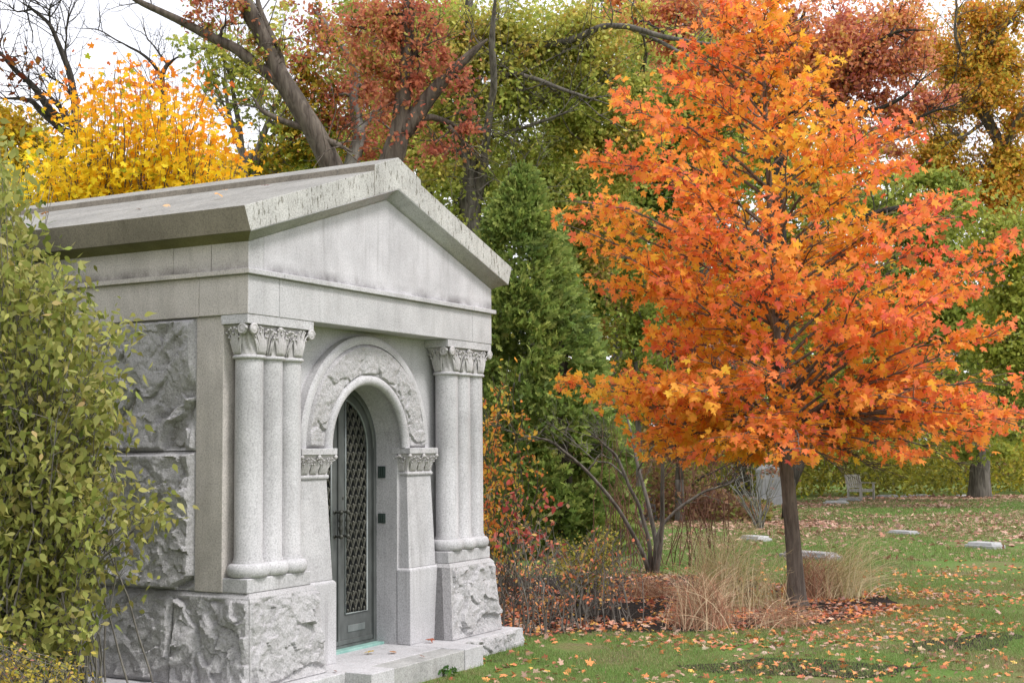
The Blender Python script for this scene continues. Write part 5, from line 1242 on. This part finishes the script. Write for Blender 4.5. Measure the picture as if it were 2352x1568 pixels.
def bbox(mb, x0, x1, y0, y1, z0, z1, lean=0.0):
    v = []
    for z in (z0, z1):
        for (x, y) in ((x0, y0), (x1, y0), (x1, y1), (x0, y1)): v.append(bp+fx*(x-lean*(z-z0))+fy*y+np.array([0, 0, z]))
    return mb.add(v, [(0, 3, 2, 1), (4, 5, 6, 7), (0, 1, 5, 4), (1, 2, 6, 5), (2, 3, 7, 6), (3, 0, 4, 7)])
for x in (-.22, .22):
    for y in (-.30, .30):
        if x < 0: bbox(bbox(MB(), x-.025, x+.025, y-.025, y+.025, 0, .33), x-.025, x+.025, y-.025, y+.025, .33, .74, .2).build('leg', WD, e)
        else: bbox(MB(), x-.025, x+.025, y-.025, y+.025, 0, .50).build('leg', WD, e)
mb = MB()
for i in range(5): bbox(mb, -.22+.092*i, -.14+.092*i, -.31, .31, .315, .335)
bbox(mb, -.20, .22, -.32, -.29, .26, .314); bbox(mb, -.20, .22, .29, .32, .26, .314); bbox(mb, .20, .225, -.29, .29, .26, .314); mb.build('seat', WD, e)
mb = MB(); bbox(mb, -.335, -.30, -.31, .31, .70, .75); bbox(mb, -.26, -.235, -.31, .31, .36, .40)
for i in range(6): bbox(mb, -.245, -.23, -.265+.095*i, -.21+.095*i, .40, .71, .22)
mb.build('backrest', WD, e)
for y in (-.31, .31): bbox(MB(), -.28, .27, y-.035, y+.035, .50, .525).build('armrest', WD, e)
bbox(bbox(MB(), -.20, .20, -.315, -.29, .09, .12), -.20, .20, .29, .315, .09, .12).build('stretcher', WD, e)

# ------------------------------------------------------------------ fallen leaves
def litter(P, size, cols, wts, T, seed, lift=.008, clw=.3):
    n = len(P); P = P.copy(); P[:, 2] += lift+rng.random(n)*.012
    A = rdir(n); A[:, 2] *= .25; Nn = rdir(n, 2.2)
    c = palette(n, cols, wts, .16, P, 1.5, seed, clw)
    return leaves(P, A, Nn, size*rng.uniform(.55, 1.25, n), T, .35, .55), c
FALL = [(.44, .30, .23), (.60, .38, .28), (.56, .17, .10), (.72, .28, .10), (.76, .45, .12), (.28, .15, .10), (.68, .56, .40)]
mpb = mp_base[:2]; bedc = np.array([G(1500, 1400)[:2], G(1300, 1420)[:2], G(1700, 1400)[:2]])
P = frustum_pts(60000, 8.6, 19, 900, 2420)
dm = np.linalg.norm(P[:, :2]-mpb, axis=1); inb = inpoly(P[:, :2], bedP)
dens = .035+.55*np.exp(-(dm/1.3)**2)+.17*np.exp(-(dm/2.6)**2)+.16*inb
cl = fbm(P*[1.3, 1.3, 1], 4, 6); dens *= np.clip(1+3.4*cl, .05, 4)
P = P[(rng.random(len(P)) < dens) & ~blocked(P)]
V1, C1 = litter(P, .053, FALL, [5, 2.5, 3, 3.5, 1.2, 3, .6], T_MAPLE, 31)
P = frustum_pts(90000, 19, 43, 1150, 2450)
D_ = (P-CAM)@_F; cl = fbm(P*[.45, .45, 1], 4, 16)
dens = (.09+.50*np.clip((D_-22)/7, 0, 1))*np.clip(1+2.4*cl, .1, 3); dens *= np.where(D_ > 31, .65, 1)
P = P[rng.random(len(P)) < dens]
V2, C2 = litter(P, .095, [(.42, .24, .18), (.52, .34, .26), (.36, .17, .12), (.58, .42, .28)], [4, 4, 3, 2], T_MAPLE5, 32)
k1, k2 = V1.shape[1], V2.shape[1]
print('litter', len(V1), len(V2))
o = bulk('fallen_leaves', V1, LEAFD, None, C1); tag(o, 'orange, red and tan fallen leaves scattered over the lawn and mulch', 'fallen leaves', kind='stuff')
o = bulk('far_fallen_leaves', V2, LEAFD, None, C2); tag(o, 'pinkish brown fallen leaves carpeting the far lawn under the trees', 'fallen leaves', kind='stuff')
# grass blades
def blades(P, h, wd, cols, wts, seed):
    n = len(P); A = rdir(n, 1.6); A[:, 2] = np.abs(A[:, 2]); B = rdir(n); B[:, 2] = 0; B = unit(B); h = h*rng.uniform(.5, 1.3, n)[:, None]
    tip = P+A*h; V = np.stack([P-B*wd, P+B*wd, tip], 1)
    return V, palette(n, cols, wts, .15, P, .8, seed, .5)
GC = [(.34, .30, .15), (.22, .27, .09), (.17, .29, .07), (.29, .37, .11)]
P = frustum_pts(230000, 8.6, 17, 950, 2420); m1 = ~inpoly(P[:, :2], bedP) & ~blocked(P) & (fbm(P*[1.5, 1.5, 1], 4, 61) > -.12-.35*rng.random(len(P))); P = P[m1]
Va, Ca = blades(P, .036, .0026, GC, [4, 3, 3, 1.5], 62)
P = frustum_pts(190000, 17, 40, 1150, 2420); P = P[fbm(P*[.5, .5, 1], 3, 63) > -.35]
Vb, Cb = blades(P, .06, .006, GC, [3, 3, 3, 1.5], 64)
o = bulk('grass', np.concatenate([Va, Vb]), LEAFG, None, np.concatenate([Ca, Cb])); tag(o, 'short green lawn grass with thin worn patches', 'grass', kind='stuff')
# single leaves lying on the roof and steps
def on_roof(x, y):
    r_ = ray(x, y); sl = (3.567-3.1033)/(capL-e5[0])      # plane z = 3.1033 + sl*(u - e5u)
    t = (3.1033+sl*(CAM[0]-e5[0])-CAM[2])/(r_[2]-sl*r_[0]); return CAM+r_*t+np.array([0, 0, .012])
spots = [(622, 430, 'dark maroon leaf lying on the roof slab nearest the ridge stone', (.22, .05, .03), 0), (498, 459, 'tan orange leaf standing curled on the roof slab', (.60, .30, .09), 0), (388, 481, 'long pale tan leaf on the roof slab, nearer the eave', (.55, .34, .18), 0),
         (314, 483, 'small brown leaf on the roof left of the pale tan leaf', (.45, .25, .14), 0), (113, 494, 'orange leaf at the far left of the roof beside the dogwood', (.60, .30, .12), 0), (522, 441, 'tiny pale leaf on the middle of the roof slab', (.6, .38, .22), 0),
         (897, 1498, 'curled brown oak leaf in the middle of the step landing', (.38, .20, .10), 1), (858, 1497, 'yellow ochre leaf by the green door sill', (.48, .33, .06), 1), (963, 1505, 'small grey brown leaf right on the step landing', (.25, .15, .12), 1),
         (994, 1472, 'rust brown crumpled leaf at the foot of the right door pier', (.30, .09, .05), 1), (770, 1541, 'small brown leaf on the left step cheek', (.35, .14, .07), 1)]
for i, (x, y, lab, c, k) in enumerate(spots):
    p = on_roof(x, y) if k == 0 else G(x, y, ZB+.012)
    if k == 0: p = on_roof(x, y)
    a_ = unit(rng.normal(size=3)*[1, 1, .03])[None]; V = leaves(p[None], a_, np.array([[.1, -.2, 1.]]), np.array([.075 if 'small' not in lab and 'tiny' not in lab else .045]), T_MAPLE if i % 2 else T_OAK, .25, .4)
    V[..., 2] -= V[..., 2].min()-p[2]+.006
    o = bulk('fallen_leaf', V-p, LEAFD, None, np.array([c])); o.location = p; tag(o, lab, 'leaf')
